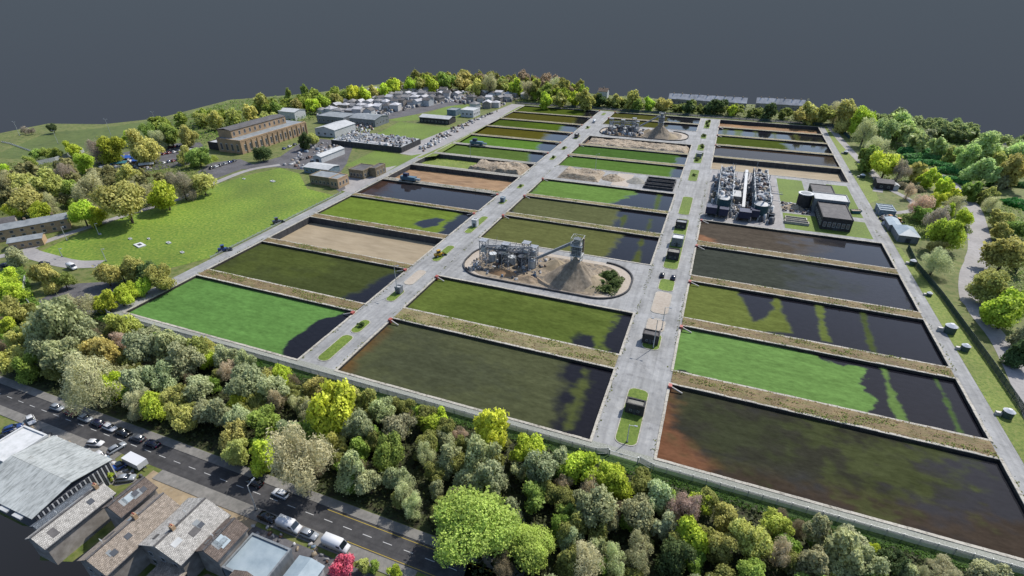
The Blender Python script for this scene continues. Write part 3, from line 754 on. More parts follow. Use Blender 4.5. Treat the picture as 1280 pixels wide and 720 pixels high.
def crown(seed, n=2600, lobes=14, size=.07, flat=1.0, twig=False):
    """unit crown (radius about 1) of leaf clumps spread over many lobes"""
    rng = np.random.default_rng(seed)
    d = rng.normal(0, 1, (lobes, 3)); d /= np.linalg.norm(d, axis=1)[:, None]
    d[:, 2] = d[:, 2] * .9 + .1
    c = d * rng.uniform(.34, .82, (lobes, 1)) * np.array([1, 1, flat])
    r = rng.uniform(.16, .42, lobes)
    c = np.vstack([c, [[0, 0, .1]]]); r = np.append(r, .5)
    w = r ** 2 / np.sum(r ** 2)
    k = rng.choice(len(r), n, p=w)
    nd = rng.normal(0, 1, (n, 3)); nd[:, 2] = nd[:, 2] * .9 + .15; nd /= np.linalg.norm(nd, axis=1)[:, None]
    rad = r[k] * (1 + rng.normal(0, .1, n) - np.abs(rng.normal(0, .12 if not twig else .3, n))) * (1 + .5 * (vnoise(nd[:, 0] * 3 + k * 7, nd[:, 1] * 3 + nd[:, 2] * 2, seed) - .5))
    P = c[k] + nd * rad[:, None]
    ax = rng.uniform(.82, 1.18, 3); P = P * ax; P[:, :2] *= (1 - .2 * P[:, 2:3]); P[:, 0] += .14 * np.sin(P[:, 2] * 2.2 + seed); c = c * ax
    # thin out what lies deep inside another lobe
    dd = np.linalg.norm(P[:, None, :] - c[None], axis=2) / r[None]
    deep = dd.min(1) < .72
    keep = ~deep | (rng.random(n) < .35)
    P, nd, k = P[keep], nd[keep], k[keep]
    lt = rng.random(len(r))[k]
    sz = rng.uniform(.6, 1.25, len(P)) * size
    V, F = leaf_quads(P, nd, sz, rng, 1.0 if not twig else .28)
    tint = np.clip(.35 * rng.random(len(P)) + .35 * lt + .15 + .15 * rng.random(len(P)), 0, 1)
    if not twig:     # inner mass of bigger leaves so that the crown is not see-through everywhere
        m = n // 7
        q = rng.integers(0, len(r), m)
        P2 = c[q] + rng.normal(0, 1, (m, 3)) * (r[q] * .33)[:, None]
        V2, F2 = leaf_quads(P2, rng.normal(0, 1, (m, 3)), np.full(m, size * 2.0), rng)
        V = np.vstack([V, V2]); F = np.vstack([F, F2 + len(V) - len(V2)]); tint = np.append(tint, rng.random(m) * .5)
    return foliage_mesh('crown', V, F, rng, tint=tint)
CROWNS = {'leafy': [crown(100 + i, 6500, random.randint(14, 24), .047, flat=random.uniform(.8, 1.05)) for i in range(8)],
          'twig': [crown(200 + i, 13000, random.randint(18, 28), .045, twig=True) for i in range(4)],
          'big': [crown(300, 42000, 60, .019, flat=.85), crown(301, 22000, 40, .026, flat=.9)],
          'poplar': [crown(400, 2600, 18, .09)],
          'far': [crown(500 + i, 1500, 14, .1) for i in range(4)]}
def trunk_mesh(seed, twiggy=False):
    rng = random.Random(seed)
    m = MB()
    m.tube((0, 0, -.02), (.01, .01, .5), .03, .02, 7)
    for i in range(7 if not twiggy else 14):
        a = rng.uniform(0, 6.28); z0 = rng.uniform(.32, .52); l = rng.uniform(.16, .28)
        p0 = Vector((.005, .005, z0)); p1 = p0 + Vector((math.cos(a) * l * .75, math.sin(a) * l * .75, l * rng.uniform(.7, 1.3)))
        m.tube(p0, p1, .013, .004, 5)
        if twiggy:
            for j in range(2):
                p2 = p1 + Vector((rng.uniform(-.1, .1), rng.uniform(-.1, .1), rng.uniform(.04, .14))); m.tube(p1, p2, .004, .0015, 4)
    me = bpy.data.meshes.new('trunk'); me.from_pydata(m.v, [], m.f); me.materials.append(MATS['bark']); me.update()
    return me
TRUNKS = [trunk_mesh(i) for i in range(3)]; TTRUNKS = [trunk_mesh(10 + i, True) for i in range(2)]
TYPES = {  # colour word, leaf colour, crown kind
 'grey': ('grey-green', (156, 160, 118), 'leafy'), 'olive': ('olive', (168, 166, 94), 'leafy'), 'beige': ('pale beige twiggy', (168, 168, 126), 'twig'),
 'lime': ('yellow-green', (170, 184, 66), 'leafy'), 'green': ('mid green', (132, 150, 72), 'leafy'), 'bright': ('bright green', (156, 168, 82), 'leafy'),
 'pink': ('pinkish brown', (176, 160, 132), 'twig'), 'dark': ('dark green', (78, 96, 56), 'leafy'), 'brown': ('grey-brown bare', (150, 136, 120), 'twig'),
 'pale': ('pale sage green', (164, 182, 116), 'leafy'), 'red': ('crimson blossoming', (184, 96, 112), 'leafy')}
TREES = []
def tree(px, py, rpx, typ, zone, kind=None, hk=2.35, hfix=None, pos=None, r=None):
    if pos is None:
        p = at(px, py, 5.0)
        for _ in range(4):
            rm = rpx * depth(p) / FL * 1.04
            if zone == FW and hk == 2.35: hk = 2.95
            h = hfix or min(max(hk * rm, 3.0), 22)
            p = at(px, py, h * .55)
    else:
        p = Vector(pos); rm = r; h = hfix or hk * rm
    w, c, ck = TYPES[typ]
    ck = kind or ck
    if ck == 'leafy' and rm * FL / max(depth(p), 1) < 13 and p.y > 330: ck = 'far'
    if zone == FW: rm *= 1.06
    TREES.append([p.x, p.y, rm, h, typ, ck, zone])
FW = 'roadside wood'
for a in [(72, 407, 28, 'grey'), (50, 442, 16, 'grey'), (77, 447, 18, 'grey'), (15, 447, 16, 'olive'), (107, 477, 26, 'beige'), (142, 482, 12, 'lime'), (172, 480, 16, 'grey'), (172, 505, 14, 'beige'), (192, 507, 13, 'lime'),
          (125, 437, 18, 'olive'), (148, 424, 12, 'pink'), (152, 407, 14, 'bright'), (180, 432, 18, 'grey'), (212, 435, 18, 'grey'), (225, 452, 18, 'grey'), (250, 442, 14, 'olive'), (260, 452, 9, 'lime'), (245, 484, 15, 'grey'),
          (287, 460, 12, 'pink'), (307, 477, 19, 'grey'), (270, 517, 16, 'grey'), (250, 512, 14, 'grey'), (295, 527, 14, 'grey'), (225, 522, 15, 'olive'), (295, 545, 14, 'olive'), (372, 574, 34, 'beige'), (297, 566, 14, 'olive'),
          (330, 568, 16, 'lime'), (437, 587, 17, 'grey'), (462, 602, 13, 'grey'), (492, 597, 14, 'grey'), (510, 617, 14, 'beige'), (417, 556, 13, 'olive'), (451, 536, 17, 'grey'), (501, 534, 16, 'grey'), (487, 565, 17, 'green'),
          (532, 567, 12, 'beige'), (560, 572, 16, 'grey'), (555, 548, 10, 'grey'), (576, 542, 8, 'pink'), (614, 542, 22, 'lime'), (659, 562, 16, 'lime'), (538, 528, 12, 'lime'), (602, 572, 20, 'grey'), (617, 600, 19, 'grey'),
          (648, 589, 10, 'grey'), (673, 589, 18, 'grey'), (701, 578, 14, 'grey'), (726, 580, 20, 'lime'), (757, 600, 16, 'lime'), (704, 606, 11, 'pink'), (738, 612, 13, 'pink'), (740, 634, 22, 'grey'), (707, 643, 12, 'green'),
          (546, 615, 9, 'grey'), (518, 632, 13, 'beige'), (710, 675, 14, 'grey'), (743, 683, 14, 'grey'), (732, 703, 20, 'beige'), (771, 702, 16, 'beige'), (776, 602, 17, 'lime'), (762, 650, 14, 'grey'), (799, 640, 18, 'grey'),
          (833, 618, 9, 'bright'), (858, 640, 20, 'brown'), (869, 668, 20, 'lime'), (909, 646, 16, 'olive'), (877, 626, 12, 'lime'), (934, 674, 20, 'olive'), (973, 657, 14, 'bright'), (976, 691, 14, 'pink'), (903, 688, 16, 'olive'),
          (800, 690, 18, 'beige'), (1021, 668, 16, 'grey'), (1049, 691, 22, 'grey'), (1013, 705, 18, 'grey'), (1085, 705, 18, 'grey'), (1117, 705, 14, 'dark'), (1092, 690, 8, 'lime'), (1161, 719, 12, 'beige'), (1135, 722, 12, 'grey'),
          (420, 512, 26, 'lime'), (338, 488, 16, 'grey'), (343, 502, 12, 'pink'), (353, 470, 11, 'lime'), (377, 504, 12, 'beige'), (397, 482, 14, 'olive'), (434, 498, 12, 'olive'), (458, 503, 14, 'olive'), (477, 516, 14, 'grey'),
          (530, 520, 11, 'lime'), (552, 524, 10, 'lime'), (330, 468, 9, 'olive'), (308, 455, 11, 'grey'), (20, 430, 14, 'olive'), (45, 420, 15, 'olive'), (110, 420, 15, 'grey'), (35, 460, 12, 'green'), (330, 530, 16, 'green'), (360, 540, 14, 'grey'),
          (200, 470, 15, 'grey'), (215, 495, 14, 'olive'), (385, 540, 15, 'green'), (470, 545, 14, 'green'), (640, 640, 12, 'grey'), (830, 660, 16, 'grey'), (845, 700, 18, 'dark'), (940, 715, 16, 'green')]:
    tree(a[0], a[1], a[2], a[3], FW)
tree(588, 650, 50, 'bright', FW, 'big', hk=1.75)
tree(662, 684, 27, 'bright', FW, 'big', hk=1.9)
rngf = random.Random(5)
tries = 0
while len(TREES) < 152 and tries < 6000:
    tries += 1
    x = rngf.uniform(-200, 66); y = rngf.uniform(62, 89)
    if x > -30 and rngf.random() < .3: y = rngf.uniform(52, 62)
    r0 = rngf.uniform(2.4, 3.6)
    if any(math.hypot(t[0] - x, t[1] - y) < (t[2] + r0) * .78 for t in TREES): continue
    typ = rngf.choices(['grey', 'olive', 'green', 'dark', 'lime', 'pink', 'beige'], [38, 18, 16, 10, 8, 5, 8])[0]
    tree(0, 0, 0, typ, FW, pos=(x, y, 0), r=r0, hk=2.5)
FL_ = 'left grove'
for a in [(80, 214, 14, 'brown'), (32, 226, 16, 'olive'), (60, 229, 17, 'olive'), (7, 232, 14, 'beige'), (32, 247, 19, 'olive'), (22, 262, 11, 'lime'), (52, 264, 10, 'lime'), (64, 256, 12, 'beige'), (92, 241, 12, 'green'), (117, 238, 20, 'beige'),
          (102, 265, 14, 'lime'), (117, 270, 10, 'lime'), (155, 250, 26, 'olive'), (180, 238, 14, 'beige'), (205, 240, 18, 'lime'), (227, 231, 15, 'brown'), (252, 226, 14, 'olive'), (120, 188, 13, 'brown'), (140, 187, 14, 'lime'), (175, 183, 18, 'olive'),
          (162, 172, 8, 'lime'), (185, 164, 8, 'green'), (197, 174, 10, 'beige'), (212, 167, 13, 'bright'), (232, 170, 11, 'olive'), (247, 193, 12, 'green'), (230, 192, 10, 'olive'), (165, 223, 13, 'olive'), (140, 221, 8, 'lime'), (105, 204, 10, 'lime'),
          (36, 201, 6, 'green'), (45, 193, 6, 'bright'), (57, 192, 6, 'green'), (71, 191, 6, 'green'), (89, 186, 8, 'lime'), (5, 217, 8, 'lime'), (252, 147, 9, 'olive'), (270, 151, 9, 'olive'), (290, 147, 9, 'olive'), (312, 142, 9, 'olive'),
          (66, 160, 5, 'dark'), (38, 163, 4, 'brown'), (30, 162, 4, 'brown'), (327, 190, 9, 'dark'), (382, 177, 8, 'dark'), (389, 172, 8, 'olive'), (334, 148, 8, 'olive')]:
    tree(*a, FL_)
NS = 'trees by the yard'
for a in [(11, 349, 12, 'lime'), (11, 365, 14, 'lime'), (47, 339, 13, 'olive'), (62, 349, 12, 'olive'), (79, 350, 10, 'green'), (131, 340, 15, 'olive'), (150, 338, 12, 'olive'), (165, 337, 13, 'olive'), (182, 340, 12, 'dark'), (199, 346, 13, 'olive'),
          (180, 357, 9, 'lime'), (133, 376, 12, 'lime'), (150, 370, 11, 'lime'), (161, 363, 9, 'lime'), (101, 378, 16, 'beige'), (10, 388, 14, 'olive'), (15, 322, 10, 'grey'), (8, 410, 12, 'lime')]:
    tree(*a, NS)
TB = 'far tree belt'
for a in [(327, 129, 9, 'olive'), (347, 136, 8, 'green'), (370, 132, 7, 'olive'), (392, 131, 8, 'lime'), (405, 127, 8, 'lime'), (420, 124, 8, 'olive'), (431, 121, 7, 'green'), (442, 118, 8, 'lime'), (456, 118, 8, 'lime'), (467, 115, 7, 'olive'),
          (480, 112, 8, 'lime'), (492, 109, 8, 'lime'), (512, 106, 8, 'lime'), (525, 105, 8, 'olive'), (540, 105, 9, 'lime'), (557, 101, 10, 'green'), (577, 100, 11, 'olive'), (597, 108, 9, 'olive'), (612, 106, 11, 'beige'), (627, 106, 9, 'olive'),
          (645, 109, 9, 'lime'), (660, 112, 9, 'beige'), (680, 114, 9, 'green'), (695, 108, 10, 'beige'), (682, 124, 8, 'lime'), (700, 123, 8, 'olive'), (732, 123, 10, 'olive'), (718, 122, 8, 'lime'), (750, 124, 7, 'dark'), (790, 125, 9, 'olive'),
          (797, 131, 6, 'green'), (812, 129, 7, 'lime'), (828, 130, 7, 'olive'), (861, 133, 7, 'dark'), (885, 135, 6, 'dark'), (899, 132, 8, 'dark'), (916, 137, 6, 'lime'), (962, 139, 8, 'dark'), (1003, 142, 9, 'olive'), (1014, 140, 11, 'olive'),
          (1030, 141, 11, 'olive'), (1045, 140, 11, 'beige'), (1058, 143, 12, 'olive'), (770, 124, 7, 'olive')]:
    tree(*a, TB)
tree(360, 119, 4, 'green', TB, 'poplar', hfix=15); tree(381, 116, 4.5, 'green', TB, 'poplar', hfix=19)
RG = 'right grove'
for a in [(1059, 146, 14, 'olive'), (1075, 152, 14, 'lime'), (1081, 165, 14, 'beige'), (1105, 166, 13, 'pale'), (1127, 157, 19, 'pale'), (1140, 169, 12, 'pale'), (1148, 176, 11, 'pale'), (1158, 168, 8, 'grey'), (1175, 184, 11, 'pale'), (1092, 186, 13, 'beige'),
          (1088, 198, 12, 'green'), (1110, 201, 16, 'lime'), (1125, 213, 11, 'brown'), (1147, 213, 11, 'olive'), (1161, 222, 10, 'lime'), (1206, 198, 13, 'pale'), (1228, 187, 22, 'pale'), (1230, 213, 15, 'pale'), (1272, 193, 16, 'pale'), (1268, 215, 16, 'olive'),
          (1252, 225, 8, 'grey'), (1180, 234, 9, 'lime'), (1193, 243, 8, 'lime'), (1217, 237, 11, 'green'), (1151, 256, 13, 'pink'), (1154, 266, 10, 'green'), (1171, 251, 8, 'lime'), (1195, 254, 10, 'beige'), (1186, 262, 8, 'lime'), (1203, 272, 9, 'lime'),
          (1175, 275, 14, 'brown'), (1182, 292, 18, 'lime'), (1173, 307, 9, 'olive'), (1172, 322, 18, 'beige'), (1136, 238, 8, 'pink'), (1235, 243, 9, 'olive'), (1240, 254, 9, 'beige'), (1252, 272, 12, 'olive'), (1254, 288, 11, 'olive'), (1272, 283, 11, 'green'),
          (1261, 312, 22, 'olive'), (1246, 360, 18, 'olive'), (1262, 384, 24, 'lime'), (1233, 390, 9, 'lime'), (1278, 420, 14, 'grey'), (1240, 350, 12, 'olive'), (1190, 193, 10, 'olive'), (1250, 200, 12, 'olive'), (1275, 440, 14, 'dark')]:
    tree(*a, RG)
SG = 'street side garden'
for a in [(430, 706, 13, 'red'), (453, 706, 8, 'olive'), (468, 706, 6, 'green'), (492, 714, 9, 'lime'), (136, 596, 6, 'lime')]:
    tree(*a, SG, hk=1.9)
ORD = ['first', 'second', 'third', 'fourth', 'fifth', 'sixth', 'seventh', 'eighth', 'ninth', 'tenth', 'eleventh', 'twelfth', 'thirteenth', 'fourteenth', 'fifteenth', 'sixteenth', 'seventeenth', 'eighteenth', 'nineteenth', 'twentieth', 'twenty-first', 'twenty-second', 'twenty-third', 'twenty-fourth', 'twenty-fifth', 'twenty-sixth', 'twenty-seventh', 'twenty-eighth', 'twenty-ninth', 'thirtieth']
def scr(x, y, z):
    q = Vector((x, y, z - CAM_H)); return 640 + FL * q.dot(_r) / q.dot(_f)
cls = {}
for i, t in enumerate(TREES):
    z = t[6]
    if z == FW:
        row = 'street side of the roadside wood' if t[1] < 69 else ('middle of the roadside wood' if t[1] < 79 else 'fence side of the roadside wood')
    elif z == FL_: row = 'grove behind the grass field' if t[1] < 215 else 'grove round the brick pump house'
    elif z == NS: row = 'clump by the dark yard'
    elif z == TB: row = 'far tree belt' if t[0] > -150 else 'tree belt behind the estate'
    elif z == RG: row = 'grove beside the right lane' if t[1] < 330 else 'grove by the clipped hedges'
    else: row = 'garden strip beside the street'
    cls.setdefault((row, t[4]), []).append(i)
TLAB = {}
for (row, typ), ids in cls.items():
    ids.sort(key=lambda i: scr(TREES[i][0], TREES[i][1], TREES[i][3] * .6))
    w = TYPES[typ][0]
    for n, i in enumerate(ids):
        if len(ids) == 1: TLAB[i] = 'only %s tree in the %s' % (w, row)
        elif n < len(ORD): TLAB[i] = '%s %s tree from the left in the %s' % (ORD[n], w, row)
        else: TLAB[i] = '%s %s tree from the right in the %s' % (ORD[len(ids) - 1 - n], w, row)
for i, (x, y, r, h, typ, ck, zone) in enumerate(TREES):
    lab = TLAB[i]
    if ck == 'big' and r > 8: lab = 'huge round bright green tree overhanging the street'
    elif ck == 'big': lab = 'broad bright green tree right beside the huge one by the street'
    elif ck == 'poplar': lab = 'tall narrow poplar, %s of the two behind the pump house' % ('taller' if h > 16 else 'shorter')
    name = {'twig': 'bare_tree', 'poplar': 'poplar_tree'}.get(ck, 'broadleaf_tree')
    T = thing(name, lab, 'tree', (x, y, 0), random.uniform(0, 6.28), 'trees of the ' + zone if zone != NS else 'trees by the dark yard')
    tm = random.choice(TTRUNKS if ck == 'twig' else TRUNKS)
    share('trunk', tm, T, scale=(h, h, h))
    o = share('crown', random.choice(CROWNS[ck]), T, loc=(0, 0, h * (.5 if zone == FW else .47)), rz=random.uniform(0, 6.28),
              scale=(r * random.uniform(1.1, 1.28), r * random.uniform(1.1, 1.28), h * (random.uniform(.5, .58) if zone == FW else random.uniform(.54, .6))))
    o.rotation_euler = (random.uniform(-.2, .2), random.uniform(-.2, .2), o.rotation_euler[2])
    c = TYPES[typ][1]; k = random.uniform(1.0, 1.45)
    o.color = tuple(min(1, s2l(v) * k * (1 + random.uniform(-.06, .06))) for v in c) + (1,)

def ground_cover(name, label, pts, n, hmax, size, color, seed, cat='undergrowth'):
    """low leafy growth scattered inside a polygon, one mesh"""
    rng = np.random.default_rng(seed)
    P = np.array([(p[0], p[1]) for p in pts]); lo, hi = P.min(0), P.max(0)
    Q = rng.random((n * 3, 2)) * (hi - lo) + lo
    Q = Q[poly_sd(Q[:, 0], Q[:, 1], pts) > 0][:n]
    z = hmax * fbm(Q[:, 0] * .3, Q[:, 1] * .3, seed, 3) * rng.random(len(Q)) ** .5 * 1.6
    Pp = np.stack([Q[:, 0], Q[:, 1], z + .03], 1)
    V, F = leaf_quads(Pp, np.tile([0, 0, 1.0], (len(Q), 1)), rng.uniform(.6, 1.3, len(Q)) * size, rng)
    o = link(bpy.data.objects.new(name, foliage_mesh(name, V, F, rng)))
    o.color = SL(*color)
    return stuff(o, label, cat)
ground_cover('undergrowth', 'low scrub and brambles under the roadside wood', [(-204, 60.2), (-32, 60.2), (-28, 50), (70, 50), (80, 90.8), (-194, 90.8), (-222, 84)], 30000, 1.6, .3, (64, 70, 40), 31)
ground_cover('bank_weeds', 'dark green weeds on the bank below the steel fence', rect(-194, 90.2, 84, 93.0), 16000, .7, .16, (70, 108, 36), 32)
ground_cover('scrub', 'rough green scrub left of the dark yard', PX([(0, 340), (30, 335), (45, 375), (75, 405), (60, 420), (0, 420)]), 7000, 1.2, .3, (122, 150, 62), 33)
ground_cover('garden_plants', 'mixed garden growth beside the blue roofed shed', [(91, 272), (122, 292), (126, 330), (106, 318), (93, 306)], 5000, .8, .28, (120, 140, 68), 34)
ground_cover('scrub', 'green scrub between right hand lane and the frame edge', [(106, 200), (132, 240), (150, 300), (160, 360), (139, 345), (133, 300), (124, 265), (110, 235), (104, 210), (101, 180)], 7000, .7, .3, (136, 158, 78), 35)
ground_cover('scrub', 'scrub around the clipped hedges on the right', [(98, 365), (140, 380), (190, 400), (200, 470), (150, 540), (100, 520), (100, 440)], 9000, .9, .4, (134, 156, 80), 36)
ground_cover('scrub', 'scrub under the grove behind the grass field', PX([(0, 270), (0, 205), (100, 195), (240, 205), (270, 222), (160, 266), (60, 280)]), 9000, 1.2, .4, (104, 122, 58), 37)
ground_cover('far_scrub', 'low scrub under the far tree belt', [(-300, 560), (-200, 530), (90, 536), (130, 590), (-50, 598), (-140, 606), (-200, 640), (-300, 680), (-380, 630)], 9000, 2.5, .6, (112, 128, 60), 38)
ground_cover('far_scrub', 'low scrub behind the brick pump house', [(-360, 290), (-345, 370), (-330, 420), (-380, 480), (-420, 500), (-480, 430), (-460, 340), (-400, 270)], 7000, 3, .6, (116, 136, 60), 39)
for k, (c, y0, y1, m) in enumerate(tufts):
    pass
tp = []
rngt = np.random.default_rng(3)
Vs, Fs = [], []
off = 0
for (c, y0, y1, m) in tufts:
    n = int(1500 * (y1 - y0) / 5)
    x0, x1 = XL[c]
    P = np.stack([rngt.uniform(x0, x1, n), rngt.uniform(y0 + .3, y1 - .3, n), rngt.uniform(.1, .3, n)], 1)
    V, F = leaf_quads(P, np.tile([0, -.1, 1.2], (n, 1)), rngt.uniform(.07, .2, n), rngt)
    Vs.append(V); Fs.append(F + off); off += len(V)
o = link(bpy.data.objects.new('dry_grass', foliage_mesh('dry_grass', np.vstack(Vs), np.vstack(Fs), rngt)))
o.color = SL(140, 122, 80); stuff(o, 'dry straw coloured grass on the embankments between the beds', 'grass')

Vs, Fs, off = [], [], 0
for (c, y0, y1, m) in tufts:
    n = int(2600 * (y1 - y0) / 5); x0, x1 = XL[c]
    P = np.stack([rngt.uniform(x0, x1, n), rngt.uniform(y0 + .2, y1 - .2, n), rngt.uniform(.15, .5, n)], 1)
    P = P[fbm(P[:, 0] * .13 + y0, P[:, 1] * .4, 77, 3) > .56]
    V, F = leaf_quads(P, np.tile([0, 0, 1.0], (len(P), 1)), rngt.uniform(.08, .26, len(P)), rngt)
    Vs.append(V); Fs.append(F + off); off += len(V)
o = link(bpy.data.objects.new('bank_grass', foliage_mesh('bank_grass', np.vstack(Vs), np.vstack(Fs), rngt)))
o.color = SL(126, 136, 66); stuff(o, 'patches of green weeds on the embankments between the beds', 'weeds')
def hedge(name, label, pts, w, h, color, n, size, group=None, seed=0):
    """clipped hedge: leaves over a rounded bank along a line"""
    rng = np.random.default_rng(seed)
    P = np.array([(p[0], p[1]) for p in pts]); seg = np.linalg.norm(np.diff(P, axis=0), axis=1); tot = seg.sum()
    s = rng.random(n) * tot; cum = np.concatenate([[0], np.cumsum(seg)])
    i = np.clip(np.searchsorted(cum, s) - 1, 0, len(seg) - 1)
    d = (P[i + 1] - P[i]) / seg[i][:, None]; base = P[i] + d * (s - cum[i])[:, None]
    nn = np.stack([-d[:, 1], d[:, 0]], 1)
    th = rng.uniform(0, math.pi, n); rr_ = 1 - np.abs(rng.normal(0, .08, n)) + .25 * (vnoise(s * .4, th * 1.5, seed) - .5)
    taper = np.clip(np.minimum(s, tot - s) / (w * .5), .25, 1)
    off_ = np.cos(th) * w / 2 * rr_ * taper; z = np.sin(th) ** .7 * h * rr_ * taper
    Pp = np.stack([base[:, 0] + nn[:, 0] * off_, base[:, 1] + nn[:, 1] * off_, z], 1)
    Nr = np.stack([nn[:, 0] * np.cos(th), nn[:, 1] * np.cos(th), np.sin(th) + .1], 1)
    V, F = leaf_quads(Pp, Nr, rng.uniform(.6, 1.3, n) * size, rng)
    c0 = P.mean(0)
    V = V - np.array([c0[0], c0[1], 0])
    o = link(bpy.data.objects.new(name, foliage_mesh(name, V, F, rng)))
    o.location = (c0[0], c0[1], 0); o.color = SL(*color)
    return tag(o, label, 'hedge', group)
GH = 'clipped evergreen hedge rows'
ground_cover('scrub', 'ragged scrub in the hollow right of the nearer sand heap', [(-35, 174), (-25, 172), (-24, 188), (-34, 190)], 1500, 1.4, .3, (104, 116, 66), 41)
hedge('hedge', 'farthest of the clipped dark green hedge rows on the right', PX([(1122, 190), (1145, 188), (1168, 192)], 1), 9, 4, (92, 148, 84), 2600, .5, GH, 1)
hedge('hedge', 'long clipped hedge row, second from the far end', PX([(1124, 197), (1160, 196), (1190, 203)], 1), 7, 3.5, (96, 150, 84), 2600, .5, GH, 2)
hedge('hedge', 'long clipped hedge row, third from the far end', PX([(1130, 204), (1165, 204), (1205, 214)], 1), 7, 3.5, (92, 146, 78), 2800, .45, GH, 3)
hedge('hedge', 'clipped hedge row, nearest the garden huts', PX([(1170, 214), (1195, 213), (1216, 224)], 1), 7, 3.5, (98, 152, 84), 2400, .45, GH, 4)
hedge('hedge', 'low clipped hedge in front of the long rows', PX([(1165, 226), (1190, 223), (1215, 231)], 1), 5, 2.5, (88, 142, 76), 1800, .45, GH, 5)
hedge('hedge', 'hedge at the right frame edge above the pale bank', PX([(1232, 231), (1260, 230), (1290, 233)], 1), 5, 3, (72, 112, 60), 1800, .45, GH, 6)
hedge('hedge', 'bright clipped hedge between car park and field path', PX([(238, 208), (255, 202), (272, 197)], 1), 4, 3, (168, 186, 88), 2000, .45, None, 7)
hedge('hedge', 'ivy bank below the pale bank at the right frame edge', PX([(1250, 248), (1268, 252), (1285, 262)], 1), 12, 3, (60, 122, 50), 2600, .4, None, 8)
hedge('hedge', 'beige shrub row behind the small dark building', PX([(1118, 230), (1140, 236), (1158, 238)], 1), 6, 3, (150, 140, 110), 1800, .4, None, 9)

def wood_mass(name, label, pts, n, r0, r1, color, seed, hk=1.9, ck='far'):
    """a far belt of trees that reads as one mass: many crowns joined into one mesh"""
    rng = np.random.default_rng(seed); rr_ = random.Random(seed)
    P = np.array([(p[0], p[1]) for p in pts]); lo, hi = P.min(0), P.max(0)
    Q = rng.random((n * 6, 2)) * (hi - lo) + lo
    Q = Q[poly_sd(Q[:, 0], Q[:, 1], pts) > 0][:n]
    Vs, Fs, Ts, off = [], [], [], 0
    for q in Q:
        me = rr_.choice(CROWNS[ck]); nv = len(me.vertices)
        co = np.empty(nv * 3, np.float32); me.vertices.foreach_get('co', co); co = co.reshape(-1, 3)
        r = rr_.uniform(r0, r1); h = hk * r * rr_.uniform(.85, 1.2); a = rr_.uniform(0, 6.28)
        c_, s_ = math.cos(a), math.sin(a)
        V = np.stack([(co[:, 0] * c_ - co[:, 1] * s_) * r * 1.15 + q[0], (co[:, 0] * s_ + co[:, 1] * c_) * r * 1.15 + q[1], co[:, 2] * h * .52 + h * .52], 1)
        nf = nv // 4
        Vs.append(V); Fs.append(np.arange(nv).reshape(-1, 4) + off); off += nv
        Ts.append(np.clip(rng.random(nf) * .6 + rr_.uniform(0, .4), 0, 1))
    o = link(bpy.data.objects.new(name, foliage_mesh(name, np.vstack(Vs), np.vstack(Fs), rng, tint=np.concatenate(Ts))))
    o.color = SL(*color)
    return stuff(o, label, 'wood')
belt = PX([(470, 122), (520, 114), (580, 113), (640, 121), (660, 127), (750, 134), (750, 126), (700, 116), (640, 110), (570, 104), (500, 107)])
UW = [(-204, 63), (-34, 63), (-28, 52), (68, 52), (80, 89), (-194, 89), (-222, 84)]
wood_mass('understory', 'olive young trees filling the gaps of the roadside wood', UW, 150, 1.7, 2.9, (150, 152, 84), 71, 2.3, 'leafy')
wood_mass('understory', 'fresh green saplings filling the gaps of the roadside wood', UW, 60, 1.4, 2.6, (136, 164, 72), 72, 2.3, 'leafy')
wood_mass('understory', 'dull grey-brown saplings filling the gaps of the roadside wood', UW, 60, 1.4, 2.6, (146, 134, 106), 73, 2.3, 'twig')
wood_mass('far_wood', 'olive mass of far wood behind the top of the beds', belt, 60, 4.5, 7.5, (156, 160, 86), 61, 2.4)
wood_mass('far_wood', 'yellow-green crowns scattered through the far wood', belt, 34, 4, 6.5, (172, 186, 70), 62, 2.4)
wood_mass('far_wood', 'beige bare crowns scattered through the far wood', PX([(590, 112), (640, 118), (720, 124), (720, 112), (640, 108)]), 22, 4.5, 7.5, (178, 160, 128), 63, 2.5)
wood_mass('far_wood', 'belt of low trees behind the pump house and estate', PX([(180, 172), (250, 160), (300, 148), (345, 146), (400, 139), (440, 128), (470, 120), (440, 119), (380, 128), (330, 138), (260, 148), (200, 158)]), 80, 3, 5.5, (158, 170, 76), 64, 2.0)
wood_mass('far_wood', 'hedgerow trees behind the far teal fence', [(-120, 537), (85, 540), (88, 552), (-120, 556)], 60, 2.6, 4.5, (140, 152, 80), 65, 1.9)
wood_mass('far_wood', 'pale sage wood mass at the upper right edge', [(125, 500), (165, 490), (200, 445), (226, 410), (234, 440), (203, 495), (160, 550), (118, 560), (105, 540)], 55, 4, 7, (158, 174, 112), 66, 2.0)
wood_mass('far_wood', 'olive scrub wood along the right frame edge', [(112, 190), (140, 240), (152, 300), (165, 360), (215, 380), (200, 300), (170, 220), (135, 170)], 26, 2, 4.2, (160, 172, 96), 67, 1.8)
wood_mass('far_wood', 'olive filler trees in the grove behind the grass field', PX([(0, 262), (0, 222), (90, 214), (110, 224), (180, 226), (240, 224), (258, 226), (210, 238), (150, 258), (110, 262), (60, 258)]), 40, 3.5, 6, (150, 148, 96), 68, 2.0)
